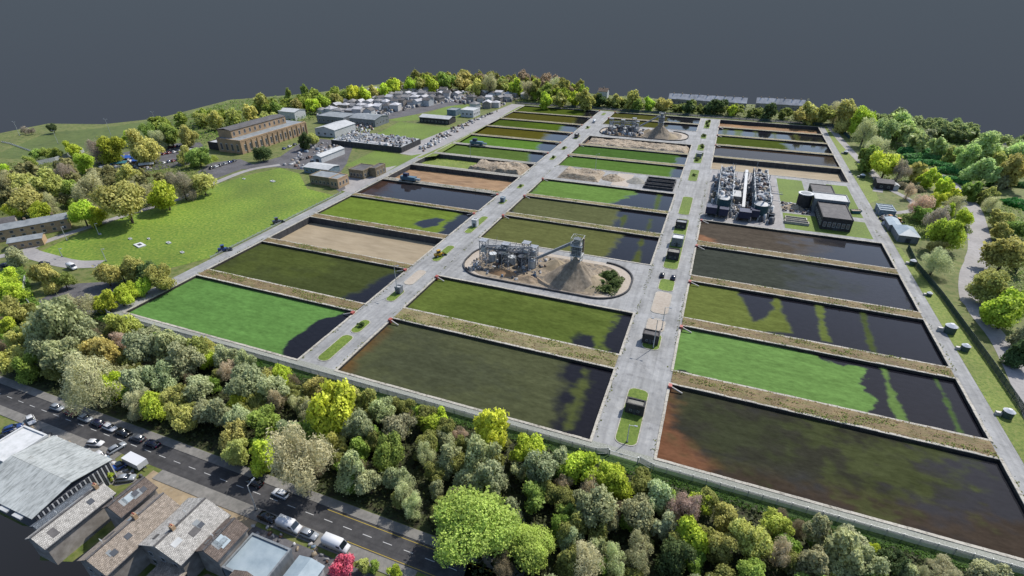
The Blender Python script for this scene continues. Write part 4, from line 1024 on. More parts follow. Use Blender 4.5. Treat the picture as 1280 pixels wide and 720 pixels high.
# ------------------------------------------------------------------ buildings
def window_mesh():
    m = MB()
    for b in ((-.5, -.06, 0, -.42, .02, 1), (.42, -.06, 0, .5, .02, 1), (-.42, -.06, 0, .42, .02, .07), (-.42, -.06, .93, .42, .02, 1)): m.box(*b)
    me = bpy.data.meshes.new('window'); me.from_pydata(m.v, [], m.f); me.materials.append(MATS['paint_white']); me.update()
    g = MB().box(-.42, -.02, .07, .42, .01, .93)
    mp_ = bpy.data.meshes.new('pane'); mp_.from_pydata(g.v, [], g.f); mp_.materials.append(MATS['pane']); mp_.update()
    return me, mp_
WIN, PANE = window_mesh()
def windows(T, face, a0, a1, at_, z0, n, w, h):
    """n windows along a face; face S/N run in x at y=at_, E/W run in y at x=at_"""
    for i in range(n):
        p = a0 + (a1 - a0) * (i + .5) / n
        loc, rz = {'S': ((p, at_ - .02, z0), 0), 'N': ((p, at_ + .02, z0), math.pi), 'E': ((at_ + .02, p, z0), math.pi / 2), 'W': ((at_ - .02, p, z0), -math.pi / 2)}[face]
        o = share('window', WIN, T, loc, rz, (w, 1, h)); share('pane', PANE, o)
def building(name, label, cat, x0, y0, x1, y1, h, roof='flat', rh=2, wall='grey_clad', roofm='flat_roof', axis='x', wins=(), group=None, rz=0.0, door=None, chim=0, z=0):
    cx, cy = (x0 + x1) / 2, (y0 + y1) / 2
    T = thing(name, label, cat, (cx, cy, z), rz, group)
    a, b, c, d = x0 - cx, x1 - cx, y0 - cy, y1 - cy
    w = MB().box(a, c, -.05, b, d, h)
    if roof == 'gable':
        if axis == 'x': w.add([(a, c, h), (a, d, h), (a, 0, h + rh * .97), (b, c, h), (b, d, h), (b, 0, h + rh * .97)], [(0, 2, 1), (3, 4, 5)])
        else: w.add([(a, c, h), (b, c, h), (0, c, h + rh * .97), (a, d, h), (b, d, h), (0, d, h + rh * .97)], [(0, 1, 2), (3, 5, 4)])
    w.build('wall', wall, T)
    if roof == 'flat':
        MB().box(a + .35, c + .35, h - .1, b - .35, d - .35, h + .12).build('roof', roofm, T)
        for q in ((a - .08, c - .08, b + .08, c + .33), (a - .08, d - .33, b + .08, d + .08), (a - .08, c + .33, a + .33, d - .33), (b - .33, c + .33, b + .08, d - .33)):
            MB().box(q[0], q[1], h - .25, q[2], q[3], h + .45).build('parapet', wall, T)
    elif roof == 'hip': MB().hip(a, c, b, d, h, rh).build('roof', roofm, T)
    else: R_ = MB().gable(a, c, b, d, h, rh, axis).build('roof', roofm, T)
    for i in range(chim):
        if axis == 'x': px_, py_ = a + (b - a) * (i + .5) / chim, 0
        else: px_, py_ = 0, c + (d - c) * (i + .5) / chim
        MB().box(px_ - .4, py_ - .3, h + rh * .6, px_ + .4, py_ + .3, h + rh + 1.1).build('chimney', 'brick', T)
    for wd in wins:
        face, z0, n, ww, hh = wd
        if face in 'SN': windows(T, face, a + .5, b - .5, c if face == 'S' else d, z0, n, ww, hh)
        else: windows(T, face, c + .5, d - .5, b if face == 'E' else a, z0, n, ww, hh)
    if door:
        face, p, ww, hh = door
        if face == 'S': MB().box(p - ww / 2, c - .06, 0, p + ww / 2, c - .003, hh).build('door', 'steel_dark', T)
        elif face == 'E': MB().box(b + .003, p - ww / 2, 0, b + .06, p + ww / 2, hh).build('door', 'steel_dark', T)
        else: MB().box(a - .06, p - ww / 2, 0, a - .003, p + ww / 2, hh).build('door', 'steel_dark', T)
    return T
# brick pump house: low front range with tall engine hall rising behind
T = thing('pump_house', 'long orange brick pump house with tall hall above a grey flat roof', 'building', (-322, 308, 0))
MB().box(-11, -33, -.05, 11, 34, 9).build('wall', 'brick', T)
MB().box(-10.5, -32.5, 8.9, 10.5, 33.5, 9.3).build('roof', 'flat_roof', T)
for q in ((10.5, -33.1, 11.1, 34.1), (-11.1, -33.1, -10.5, 34.1)): MB().box(q[0], q[1], 8.6, q[2], q[3], 9.7).build('parapet', 'brick', T)
MB().box(-10.5, -33.1, 8.6, 10.5, -32.5, 9.7).build('parapet', 'brick', T)
MB().box(-12.5, -29, 9.3, 0, 25, 14.6).build('hall_wall', 'brick', T)
MB().gable(-12.5, -29, 0, 25, 14.6, 1.0, 'y').build('hall_roof', 'dark_roof', T)
windows(T, 'E', -29, 25, 0, 10.6, 11, 1.6, 2.8)
windows(T, 'E', -32, 33, 11, 1.6, 13, 1.7, 4.6)
windows(T, 'S', -10, 10, -33, 1.5, 4, 2.2, 5.0)
for i in range(14):
    y = -33 + 67 * i / 13
    MB().box(11, y - .4, 0, 11.5, y + .4, 8.5).build('pilaster', 'brick', T)
building('annex', 'low dark annex at the left end of the brick pump house', 'building', -345, 277, -334, 292, 5, 'flat', wall='dark_wall', roofm='pale_roof')
building('shed', 'white flat shed behind the far end of brick pump house', 'building', -372, 378, -354, 392, 7, 'gable', 1.5, 'white_clad', 'pale_roof', 'x')
building('warehouse', 'pale gabled warehouse with dark end wall right of the pump house', 'building', -300, 339, -281, 366, 5.5, 'gable', 2.2, 'white_clad', 'pale_roof', 'y', wins=(('S', 1.5, 3, 2, 1.5),))
building('warehouse', 'dark sided flat warehouse behind the pale gabled warehouse', 'building', -330, 378, -302, 398, 6, 'flat', 1, 'grey_clad', 'flat_roof', wins=(('S', 2, 6, 2, 1.5),))
building('warehouse', 'broken up grey workshop left of the round lawn', 'building', -298, 381, -272, 402, 6, 'gable', 1.8, 'grey_clad', 'flat_roof', 'x', wins=(('S', 2, 5, 2, 1.5), ('E', 2, 4, 2, 1.5)))
building('shed', 'long white metal shed beside the green lawn', 'building', -251, 277, -244.3, 302, 4, 'gable', 1.2, 'white_clad', 'pale_roof', 'y', door=('S', 0, 2.4, 2.6))
building('shed', 'pale flat roofed shed between brick block and long white shed', 'building', -241, 256, -222, 267, 3.6, 'gable', 1.0, 'blue_clad', 'pale_roof', 'x', wins=(('S', 1, 5, 1.8, 1.3),))
building('control_block', 'flat roofed block with brick end at the field corner', 'building', -222, 239, -207, 250, 5.0, 'flat', 1, 'stone_wall', 'flat_roof', wins=(('S', 1.2, 5, 1.6, 1.6),))
building('brick_block', 'small orange brick block beside the left service road', 'building', -206.5, 237.5, -200.5, 247.5, 5.5, 'flat', 1, 'brick', 'flat_roof', wins=(('E', 1.5, 3, 1.4, 2.2), ('S', 1.5, 2, 1.4, 2.2)))
building('gatehouse', 'brown stone gatehouse with dark roof by the left service road', 'building', -208, 258, -197.5, 271, 5, 'flat', 1, 'stone_wall', 'dark_roof', wins=(('S', 1.2, 4, 1.5, 2), ('E', 1.2, 4, 1.5, 2)))
building('stone_hut', 'pale stone hut at the end of the brown gatehouse', 'building', -197, 264, -192.5, 275, 5.4, 'flat', 1, 'stone_wall', 'dark_roof', wins=(('E', 1.2, 3, 1.3, 2.4),))
building('long_store', 'long low grey store beside the round lawn', 'building', -247, 412, -218, 425, 4.5, 'gable', 1.5, 'dark_wall', 'pale_roof', 'x', wins=(('S', 1.2, 8, 1.6, 1.4),))
building('white_block', 'white block beside the upper end of the left service road', 'building', -224, 447, -211, 462, 6, 'flat', 1, 'white_clad', 'pale_roof', wins=(('E', 2, 4, 1.6, 1.6), ('S', 2, 3, 1.6, 1.6)))
building('green_block', 'small grey green block left of the white block', 'building', -238, 447, -229, 458, 5, 'flat', 1, 'blue_clad', 'flat_roof')
T = thing('covered_tank', 'wide low concrete tank block with rows of pale covers', 'tank', (-239, 332, 0))
MB().box(-30, -13, -.05, 31, 14, 3.8).build('wall', 'dry_wall', T)
MB().box(-29.4, -12.4, 3.7, 30.4, 13.4, 4.0).build('roof', 'pale_roof', T)
for i in range(6):
    for j in range(4):
        x = -27 + i * 9.8; y = -10.5 + j * 6.2
        MB().gable(x, y, x + 6.8, y + 3.2, 4.1, .9, 'x', ov=.1).build('cover', random.choice(['pale_roof', 'slate_far', 'flat_roof', 'estate_wall']), T)
# left brick houses (set at an angle along the path)
building('terrace_house', 'long pale brick terrace with grey roof beside the left path', 'house', -312, 126.5, -281, 135.5, 5.2, 'gable', 1.6, 'brick_pale', 'flat_roof', 'x', wins=(('S', .8, 8, 1.4, 1.4), ('S', 3.2, 8, 1.4, 1.2)), rz=R(58), chim=3)
building('small_house', 'small pale brick house in front of the long left terrace', 'house', -288.5, 119, -276.5, 125.5, 3.4, 'gable', 1.0, 'brick_pale', 'flat_roof', 'x', wins=(('S', 1, 4, 1.2, 1.2),), rz=R(50))
building('dark_house', 'dark roofed house at the left frame edge', 'house', -318, 124, -306, 132, 4.5, 'gable', 1.8, 'house_wall', 'dark_roof', 'x', rz=R(58))
# estate of small pale houses
n = 0
for row, (a, b) in enumerate((((396, 143), (468, 143)), ((405, 138), (500, 138)), ((415, 133), (540, 132)), ((430, 128), (556, 127)), ((445, 123), (575, 122)), ((462, 118), (560, 117)), ((484, 113), (545, 113)), ((585, 128), (640, 126)), ((590, 136), (625, 134)), ((600, 121), (660, 123)))):
    A, B = at(*a), at(*b); k = max(2, int((B - A).length / 8.2))
    for i in range(k):
        p = A.lerp(B, (i + .5) / k) + Vector((random.uniform(-1, 1), random.uniform(-2, 2), 0))
        w, d, h = random.uniform(6.5, 9), random.uniform(7, 10), random.uniform(4, 6)
        building('estate_house', '%s house from the left in the %s' % (ORD[i], ('estate row nearest the works', 'second estate row from the works', 'third estate row from the works', 'fourth estate row from the works', 'third estate row from the far trees', 'second estate row from the far trees', 'estate row under the far trees', 'short row left of the far gate', 'short row beside the white block', 'rearmost short row near the far gate')[row]), 'house', p.x - w / 2, p.y - d / 2, p.x + w / 2, p.y + d / 2, h, random.choice(['gable', 'gable', 'hip']), random.uniform(1.2, 2.2), random.choice(['estate_wall', 'estate_wall', 'white_clad', 'house_wall']), random.choice(['estate_roof', 'estate_roof', 'slate_far', 'dark_roof']), random.choice('xy'), group='estate houses', rz=R(random.uniform(-18, 18)))
# far terrace on the right
for nm, x0, x1, y0, k in (('left', -52, 21, 572, 9), ('right', 30, 72, 578, 6)):
    for i in range(k):
        a, b = x0 + (x1 - x0) * i / k, x0 + (x1 - x0) * (i + 1) / k
        building('terraced_house', '%s house from the left in the far %s terrace' % (ORD[i], 'longer' if nm == 'left' else 'shorter'), 'house', a, y0, b, y0 + 9, 6.5 + .15 * (i % 2), 'gable', 4.5, 'house_wall', 'estate_roof', 'x', wins=(('S', 1, 2, 1.4, 1.4), ('S', 3.2, 2, 1.4, 1.2)), group='far terraces', chim=1)
building('far_house', 'red roofed house poking out of the far tree belt', 'house', -128, 588, -118, 597, 7, 'gable', 3, 'white_clad', 'tile_brown', 'x', chim=1)
# right hand works building
T = building('filter_house', 'large grey flat roofed filter house beside the right service road', 'building', 54.5, 273, 67.5, 296, 5.8, 'flat', 1, 'dark_wall', 'dark_roof', wins=(('S', 1.5, 6, 1.3, 2.4), ('W', 1.5, 7, 1.6, 2.2)), door=('S', 0, 2, 2.6))
building('link_block', 'pale roofed link block across the middle of filter house', 'building', 53, 296.3, 69, 308, 7, 'flat', 1, 'grey_clad', 'pale_roof', wins=(('W', 2, 3, 1.6, 2),))
building('rear_block', 'dark flat roofed block at the rear of filter house', 'building', 54, 308.3, 65, 329, 5.2, 'flat', 1, 'dark_wall', 'dark_roof', wins=(('W', 1.5, 6, 1.4, 1.8),))
T = thing('round_tank', 'dark round tank with white rim top beside the filter house', 'tank', (49.3, 302, 0))
MB().tube((0, 0, -.05), (0, 0, 7.6), 3.4, n=24).build('shell', 'dark_wall', T); MB().tube((0, 0, 7.6), (0, 0, 8.0), 3.7, n=24).build('rim', 'white_clad', T); MB().tube((0, 0, 8.0), (0, 0, 8.2), 2.6, 2.2, n=24).build('cover', 'flat_roof', T)
T = building('blue_shed', 'shed with pale blue hipped roof beside right service road', 'building', 86, 269, 94, 282, 3.4, 'hip', 2.0, 'grey_clad', 'blue_roof', door=('S', 0, 2, 2.2))
building('lean_to', 'narrow pale blue lean-to behind the blue roofed shed', 'building', 85, 282.4, 90, 293, 2.8, 'gable', .8, 'grey_clad', 'blue_roof', 'y')
for i in range(3):
    building('site_cabin', ('nearest', 'middle', 'farthest')[i] + ' of three pale blue site cabins beside right service road', 'cabin', 84.8, 303.5 + i * 3.6, 92, 306.4 + i * 3.6, 2.7, 'flat', 1, 'blue_clad', 'blue_roof', wins=(('W', 1, 1, 1.2, 1),), group='site cabins')
building('garden_hut', 'small dark building with brown roof behind the site cabins', 'building', 92, 351, 100.5, 360, 3.6, 'gable', 1.2, 'dark_wall', 'dark_roof', 'x', wins=(('S', 1, 2, 1.2, 1.2),))
building('white_lean', 'white tipped lean-to beside the small dark building', 'building', 100.8, 352, 103.5, 357, 2.4, 'gable', .8, 'white_clad', 'pale_roof', 'y')

# street side buildings at the bottom left
T = thing('workshop', 'big grey panelled workshop roof at bottom left beside the street', 'building', (-127.5, 38, 0))
MB().box(-10.3, -8, -.05, 9.8, 8, 5.6).build('wall', 'corrugated', T)
for i in range(34):
    y = -8 + 16 * (i + .5) / 34
    MB().box(9.8, y - .13, 0, 9.95, y + .13, 5.5).build('wall_rib', 'white_clad' if i % 2 else 'steel_dark', T)
for sx in range(9):
    for sy in range(2):
        x0, x1 = -10.6 + 20.8 * sx / 9, -10.6 + 20.8 * (sx + 1) / 9 - .05
        if sy == 0: v = [(x0, -8.5, 5.65), (x1, -8.5, 5.65), (x1, -.02, 7.3), (x0, -.02, 7.3)]
        else: v = [(x0, .02, 7.3), (x1, .02, 7.3), (x1, 8.5, 5.65), (x0, 8.5, 5.65)]
        dz = random.uniform(.1, .16)
        MB().add(v + [(p[0], p[1], p[2] + dz) for p in v], [(3, 2, 1, 0), (4, 5, 6, 7), (0, 1, 5, 4), (1, 2, 6, 5), (2, 3, 7, 6), (3, 0, 4, 7)]).build('roof_panel', 'shed_roof', T)
for i in range(4): MB().box(-9 + i * 4.6, -9.3, 5.2, -6.2 + i * 4.6, -8.5, 5.5).build('canopy', 'pale_roof', T)
building('white_store', 'flat white roof beside the big grey workshop', 'building', -147, 36.5, -138.4, 45.5, 6.4, 'flat', 1, 'white_clad', 'white_clad')
building('tile_house', 'narrow house with mottled brown roof right of grey workshop', 'house', -113.5, 26.5, -108, 40, 5.4, 'gable', 2.0, 'house_wall', 'slate_pale', 'y')
building('lean_house', 'low grey roofed shed between workshop and mottled brown house', 'house', -117.5, 29, -114, 40, 4.0, 'gable', 1.2, 'house_wall', 'slate_blue', 'y')
building('tile_house', 'short house with dark purple brown tiles facing the forecourt', 'house', -105.5, 36.5, -100.2, 44, 6.2, 'gable', 2.0, 'house_wall', 'tile_dark', 'y')
building('tile_house', 'longest brown ridged house among the bottom left roofs', 'house', -98.5, 27, -91, 42.3, 6.0, 'gable', 2.6, 'house_wall', 'tile_brown_y', 'y', wins=(('S', 1, 2, 1.2, 1.5), ('S', 3.6, 2, 1.2, 1.3)))
building('slate_house', 'wide house with black and white mottled slates facing the street', 'house', -91, 33.5, -80, 44.5, 6.0, 'gable', 2.6, 'house_wall', 'slate_pale', 'y', wins=(('S', 1, 3, 1.2, 1.5), ('S', 3.6, 3, 1.2, 1.3)))
building('tile_house', 'small brown tiled house between slate house and blue flat roof', 'house', -79.4, 36.5, -74.2, 43.5, 6.0, 'gable', 1.8, 'house_wall', 'tile_dark', 'y')
building('blue_flat', 'pale blue flat roofed workshop behind the parked white vans', 'building', -73.8, 36.5, -64, 44.2, 3.8, 'flat', 1, 'grey_clad', 'blue_roof')
building('rear_house', 'brown gabled rear house at the bottom frame edge', 'house', -70, 32, -63.5, 36.2, 5.0, 'gable', 1.6, 'white_clad', 'tile_dark', 'y')
building('rear_house', 'low grey gabled shed right of brown rear house', 'building', -63.2, 33, -59.5, 37, 3.6, 'gable', .8, 'grey_clad', 'flat_roof', 'y')
building('blue_lean', 'pale blue lean-to roof beside the crimson tree', 'building', -62, 39.5, -56.5, 44, 2.8, 'gable', .8, 'white_clad', 'blue_roof', 'y')
building('rear_shed', 'blue sheeted shed behind the slate house', 'building', -86, 30.5, -80, 33.2, 3.2, 'gable', .8, 'white_clad', 'tile_brown_y', 'y')

def roof_bits(T, hw, y0, y1, h, rh, sky=2, stacks=1, patch=2):
    """ridge caps, rooflights, chimney stacks, aerial and repair sheets on a roof whose ridge runs in y"""
    ov = .35; zr = h + rh + .18; sl = (rh) / (hw + ov)
    n = int((y1 - y0) / .9)
    m = MB()
    for i in range(n):
        a = y0 - ov + (y1 - y0 + 2 * ov) * i / n; m.box(-.2, a + .03, zr - .12, .2, a + (y1 - y0 + 2 * ov) / n - .03, zr + .1 + random.uniform(-.02, .03))
    m.build('ridge_caps', 'dark_roof', T)
    def patch_at(x, y, w, d, th, mat, nm):
        s_ = 1 if x > 0 else -1
        xa, xb = abs(x) - w / 2, abs(x) + w / 2
        za, zb = zr - xa * sl, zr - xb * sl
        v = [(s_ * xa, y - d / 2, za), (s_ * xb, y - d / 2, zb), (s_ * xb, y + d / 2, zb), (s_ * xa, y + d / 2, za)]
        if s_ < 0: v = v[::-1]
        MB().add([(p[0], p[1], p[2] - .1) for p in v] + [(p[0], p[1], p[2] + th) for p in v], [(3, 2, 1, 0), (4, 5, 6, 7), (0, 1, 5, 4), (1, 2, 6, 5), (2, 3, 7, 6), (3, 0, 4, 7)]).build(nm, mat, T)
    for i in range(sky): patch_at(random.choice((-1, 1)) * hw * random.uniform(.4, .65), random.uniform(y0 + 1.5, y1 - 1.5), .9, 1.1, .08, 'pane', 'rooflight')
    for i in range(patch): patch_at(random.choice((-1, 1)) * hw * random.uniform(.35, .7), random.uniform(y0 + 1.5, y1 - 1.5), random.uniform(.8, 1.8), random.uniform(.8, 2.4), .04, random.choice(['pale_roof', 'dark_roof', 'flat_roof', 'blue_roof']), 'repair_sheet')
    for i in range(stacks):
        y = random.uniform(y0 + 1, y1 - 1)
        c = MB().box(-.45, y - .35, zr - .5, .45, y + .35, zr + 1.0).build('chimney', 'brick', T)
        for q in (-.2, .2): MB().tube((q, y, zr + 1.0), (q, y, zr + 1.35), .12, .1, 8).build('chimney_pot', 'red_paint', c)
    m = MB(); y = random.uniform(y0 + 1, y1 - 1); m.bar((0, y, zr), (0, y, zr + 1.8), .05)
    for k in range(4): m.bar((-.4, y, zr + 1.2 + k * .15), (.4, y, zr + 1.2 + k * .15), .03)
    m.build('aerial', 'galv', T)
    for s_ in (-1, 1):
        m = MB(); m.bar((s_ * (hw + ov + .06), y0 - ov, h + .02), (s_ * (hw + ov + .06), y1 + ov, h + .02), .14); m.build('gutter', 'steel_dark', T)
for o in list(COL.objects):
    if o.get('category') == 'house' and o.name.split('.')[0] in ('tile_house', 'slate_house'):
        w_ = [c for c in o.children if c.name.startswith('wall')][0]; r_ = [c for c in o.children if c.name.startswith('roof')][0]
        xs = [v.co for v in w_.data.vertices]; hx = max(v.x for v in xs); hy = max(v.y for v in xs)
        hh = max(v.z for v in xs[:8]); rr0 = max(v.co.z for v in r_.data.vertices) - .18 - hh
        roof_bits(o, hx, -hy, hy, hh, rr0, 2, 1 if hy > 4 else 0, 3)
# ------------------------------------------------------------------ sand washing plants
def lattice(T, x, y, w, h, z0=0, mat='steel_light', bw=.22, name='tower_frame', n=4):
    m = MB()
    c = [(x - w / 2, y - w / 2), (x + w / 2, y - w / 2), (x + w / 2, y + w / 2), (x - w / 2, y + w / 2)]
    for p in c: m.bar((p[0], p[1], z0), (p[0], p[1], z0 + h), bw)
    for k in range(n + 1):
        z = z0 + h * k / n
        for i in range(4):
            a, b = c[i], c[(i + 1) % 4]
            if k: m.bar((*a, z), (*b, z), bw * .7)
            if k < n: m.bar((*a, z), (*b, z0 + h * (k + 1) / n), bw * .55)
    m.build(name, mat, T)
def heap(name, label, cat, x, y, rx, ry, h, mat, seed, power=1.0, rough=.1):
    n, rings = 48, 14
    v = [(0, 0, h)]; f = []
    for k in range(1, rings + 1):
        t = k / rings
        for i in range(n):
            a = 2 * math.pi * i / n
            w = 1 + .25 * (float(vnoise(math.cos(a) * 2 + 5, math.sin(a) * 2 + 5, seed)) - .5)
            z = h * (1 - t ** power) + h * rough * (float(fbm(math.cos(a) * t * 4 + 9, math.sin(a) * t * 4 + 9, seed + 2, 4)) - .5) * (1 - t) * 2
            z += h * .16 * (float(vnoise(a * 5.5 + 3, t * 1.2, seed + 7)) - .5) * t * (1 - t) * 4 * .6
            v.append((rx * t * w * math.cos(a), ry * t * w * math.sin(a), max(z, -.05 if k == rings else .02)))
    for i in range(n): f.append((0, 1 + i, 1 + (i + 1) % n))
    for k in range(rings - 1):
        for i in range(n):
            a = 1 + k * n + i; b = 1 + k * n + (i + 1) % n
            f.append((a, a + n, b + n, b))
    o = mk(name, v, f, mat, None, True); o.location = (x, y, 0)
    return tag(o, label, cat)
def sand_plant(cx, cy, where, near):
    """oval island: low wall, track, gantry of washers, sand heap under a hopper tower"""
    rx, ry = 35.0, 15.5
    ov = rrect(cx - rx, cy - ry, cx + rx, cy + ry, 13, 10)
    iv = rrect(cx - rx + 4.2, cy - ry + 1.6, cx + rx - 5, cy + ry - 2.5, 10, 10)
    sheet('sand_track', ov, .04, 'pad'); sheet('pit_floor', iv, .06, 'plant_floor')
    T = thing('low_wall', 'low curved kerb wall round the %s sand washing plant' % where, 'wall', (cx, cy, 0))
    m = MB(); p = [Vector((q[0] - cx, q[1] - cy)) for q in ov]
    for i in range(len(p)):
        a, b = p[i], p[(i + 1) % len(p)]
        if (b - a).length > 20 and a.y > 0: continue
        k = max(1, int((b - a).length / 3))
        for j in range(k): m.bar((*(a.lerp(b, j / k)), .35), (*(a.lerp(b, (j + 1) / k)), .35), .6)
    m.build('wall', 'dry_wall', T)
    T = thing('washing_gantry', 'pale steel washing gantry and conveyors left of the %s sand heap' % where, 'machinery', (cx - 14, cy - 4, 0))
    for i, (x, y, h) in enumerate(((-12, 0, 11), (-3, 2, 10), (6, 2, 12), (8, 5.5, 9))):
        lattice(T, x, y, 2.8, h)
        MB().box(x - 1.6, y - 1.6, h, x + 1.6, y + 1.6, h + .25).build('deck', 'steel_light', T)
        MB().box(x - 1.2, y - 1.2, h * .55, x + 1.2, y + 1.2, h * .55 + 2.2, .3).build('hopper', 'galv', T)
    m = MB()
    for s in (-.7, .7):
        m.bar((-13, 0 + s, 8.5), (8, 3 + s, 9.5), .3); m.bar((-13, 0 + s, 7.2), (8, 3 + s, 8.2), .25)
        for i in range(14):
            t = i / 13; m.bar((-13 + 21 * t, 3 * t + s, 7.2 + t), (-13 + 21 * min(1, t + 1 / 13), 3 * t + s, 8.5 + t), .16)
    m.build('truss', 'steel_light', T)
    MB().box(-13, -.6, 7.9, 8, .6, 8.1).build('belt', 'steel_dark', T)
    for i in range(5):
        x = -10 + i * 4.4
        MB().tube((x, 4.5, 0), (x, 4.5, 3.4 + (i % 2)), 1.7, n=14).build('settling_tank', 'steel_dark' if i % 2 else 'galv', T)
    for i in range(4):
        x = -9 + i * 4.5
        MB().box(x - 1.5, 8, 0, x + 1.5, 11.5, 4.2).build('pump_box', random.choice(['steel_dark', 'grey_clad', 'navy']), T)
    m = MB()
    for i in range(26):
        x = random.uniform(-14, 10); y = random.uniform(-2, 11); m.bar((x, y, 0), (x + random.uniform(-2, 2), y + random.uniform(-1, 1), random.uniform(3, 9)), .14)
        m.bar((x, y, random.uniform(3, 8)), (x + random.uniform(-5, 5), y + random.uniform(-1, 1), random.uniform(3, 8)), .14)
    m.build('pipework', 'steel_light', T)
    T = thing('hopper_tower', 'grey hopper tower rising out of the %s sand heap' % where, 'tower', (cx + 13, cy - 2, 0))
    lattice(T, 0, 0, 3.6, 11, 0, 'galv', .3)
    MB().box(-1.8, -1.8, 10.5, 1.8, 1.8, 14.5, .15).build('hopper_house', 'steel_light', T)
    MB().box(-1.15, -1.15, 14.5, 1.15, 1.15, 17).build('head_house', 'grey_clad', T)
    MB().gable(-1.15, -1.15, 1.15, 1.15, 17, .7, 'x', .15).build('roof', 'flat_roof', T)
    MB().box(1.9, -.4, 12, 2.7, .4, 17.6).build('duct', 'stone_wall', T)
    for k in range(6): MB().box(-1.85 + k * .68, -1.93, 10.6, -1.65 + k * .68, -1.82, 14.3).build('stiffener', 'steel_dark', T)
    for z in (10.4, 14.5): MB().box(-2.3, -2.3, z, 2.3, 2.3, z + .14).build('walkway', 'galv', T)
    lattice(T, 0, 0, 4.4, 7.5, 10.5, 'galv', .14, 'outer_frame', 3)
    m = MB(); m.bar((-16, -1, 6.5), (-1.5, 0, 15.5), 1.0); m.build('feed_conveyor', 'steel_light', T)
    heap('sand_heap', 'tall grey brown cone of sand under the %s hopper tower' % where, 'sand heap', cx + 13, cy - 3.2, 12.5, 10.5, 11.5, 'heap_grey', 3 if near else 4, .68, .16)
    heap('sand_heap', 'low pale sand mound right of the %s cone' % where, 'sand heap', cx + 21, cy - 4, 7, 8, 3.2, 'sand_pale', 5, 1.1, .15)
    heap('sand_heap', 'low pale sand mound behind and left of the %s cone' % where, 'sand heap', cx + 3, cy + 5, 6, 5, 3.2, 'sand_pale', 6, 1.1, .15)
    heap('sand_heap', 'small tan mound at the left front of the %s plant' % where, 'sand heap', cx - 4, cy - 10, 6, 3.2, 1.8, 'heap_sand', 7, 1.1, .2)
    heap('sand_heap', 'reddish brown spoil mound under the %s gantry' % where, 'sand heap', cx - 16, cy - 8.5, 6, 3.5, 2, 'sand_brown', 8, 1.1, .2)
sand_plant(-56, 183.5, 'nearer', True)
sand_plant(-56, 440, 'farther', False)
for i, (x, y, r) in enumerate(((-29.5, 185, 3.4), (-27, 180, 2.6), (-32, 179.5, 2.4), (-28.6, 175, 2.4))):
    o = share('bush', CROWNS['leafy'][i], None, (x, y, r * .55), i, (r, r, r * .7)); o.color = SL(92, 112, 58)
    tag(o, ('tallest', 'right hand', 'left hand', 'front')[i] + ' dark green bush in the hollow right of the nearer sand heap', 'bush', 'bushes by the nearer sand heap')
# yard of wash tanks in the right column
sheet('tank_yard', rect(1, 266, 38, 356), .02, 'grey_path')
sheet('lawn', rect(39, 268, 76.5, 290), .03, 'lawn'); sheet('lawn', rect(39, 308, 53, 352), .03, 'lawn'); sheet('lawn', rect(66, 296, 77, 350), .03, 'lawn')
for side, x in (('left', 9.5), ('right', 27.5)):
    T = thing('tank_battery', '%s hand row of pale blue wash tanks in the tank yard' % side, 'tanks', (x, 305, 0))
    for i in range(6):
        y = -27 + i * 10
        hz = random.uniform(6.8, 8.6); rd_ = random.uniform(3.2, 4.2); ox = random.uniform(-.5, .5)
        if i in (1, 4):
            MB().box(ox - rd_, y - rd_ * .9, 0, ox + rd_, y + rd_ * .9, hz).build('tank', 'blue_clad', T)
            MB().box(ox - rd_ * .9, y - rd_ * .8, hz, ox + rd_ * .9, y + rd_ * .8, hz + 1.3, 1.2).build('tank_top', 'steel_light', T)
        else:
            MB().tube((ox, y, 0), (ox, y, hz), rd_, n=18).build('tank', 'blue_tank' if i % 2 else 'teal_steel', T)
            MB().tube((ox, y, hz), (ox, y, hz + 1.3), rd_ * 1.04, .9, n=18).build('tank_top', ('white_clad', 'steel_light', 'flat_roof')[i % 3], T)
        MB().box(-3.2, y + 3.6, 0, 3.2, y + 6.2, 6 + (i % 2)).build('valve_block', random.choice(['steel_dark', 'grey_clad', 'blue_clad']), T)
    m = MB()
    for s in (-3.6, 3.6):
        m.bar((s, -30, 9.4), (s, 27, 9.4), .25); m.bar((s, -30, 10.4), (s, 27, 10.4), .15)
        for i in range(12): m.bar((s, -30 + i * 5.1, 0), (s, -30 + i * 5.1, 10.4), .2)
    for i in range(12): m.bar((-3.6, -30 + i * 5.1, 9.4), (3.6, -30 + i * 5.1, 9.4), .2)
    m.build('walkway', 'galv', T)
    m = MB()
    for i in range(90):
        a = Vector((random.uniform(-5, 5), random.uniform(-30, 28), random.uniform(.5, 9))); ax_ = random.choice(((1, 0, 0), (0, 1, 0), (0, 0, 1), (0, .7, .7)))
        m.bar(a, a + Vector(ax_) * random.uniform(1.5, 6), random.uniform(.15, .4))
    m.build('pipework', 'steel_light', T)
T = thing('wash_conveyor', 'white inclined conveyor between the two rows of wash tanks', 'conveyor', (19.5, 300, 0))
m = MB(); m.bar((0, -16, 2), (0, 22, 11), 1.5); m.build('gallery', 'white_clad', T); lattice(T, 0, 20, 2.5, 11, name='support'); lattice(T, 0, 2, 2, 5.6, name='support', n=2)
T = thing('pump_bunker', 'grey concrete box beside the white inclined conveyor', 'building', (15.6, 298, 0))
MB().box(-2.4, -5, 0, 2.2, 5, 4.6).build('wall', 'house_wall', T); MB().box(-2.6, -5.2, 4.6, 2.4, 5.2, 4.9).build('roof', 'pale_roof', T)
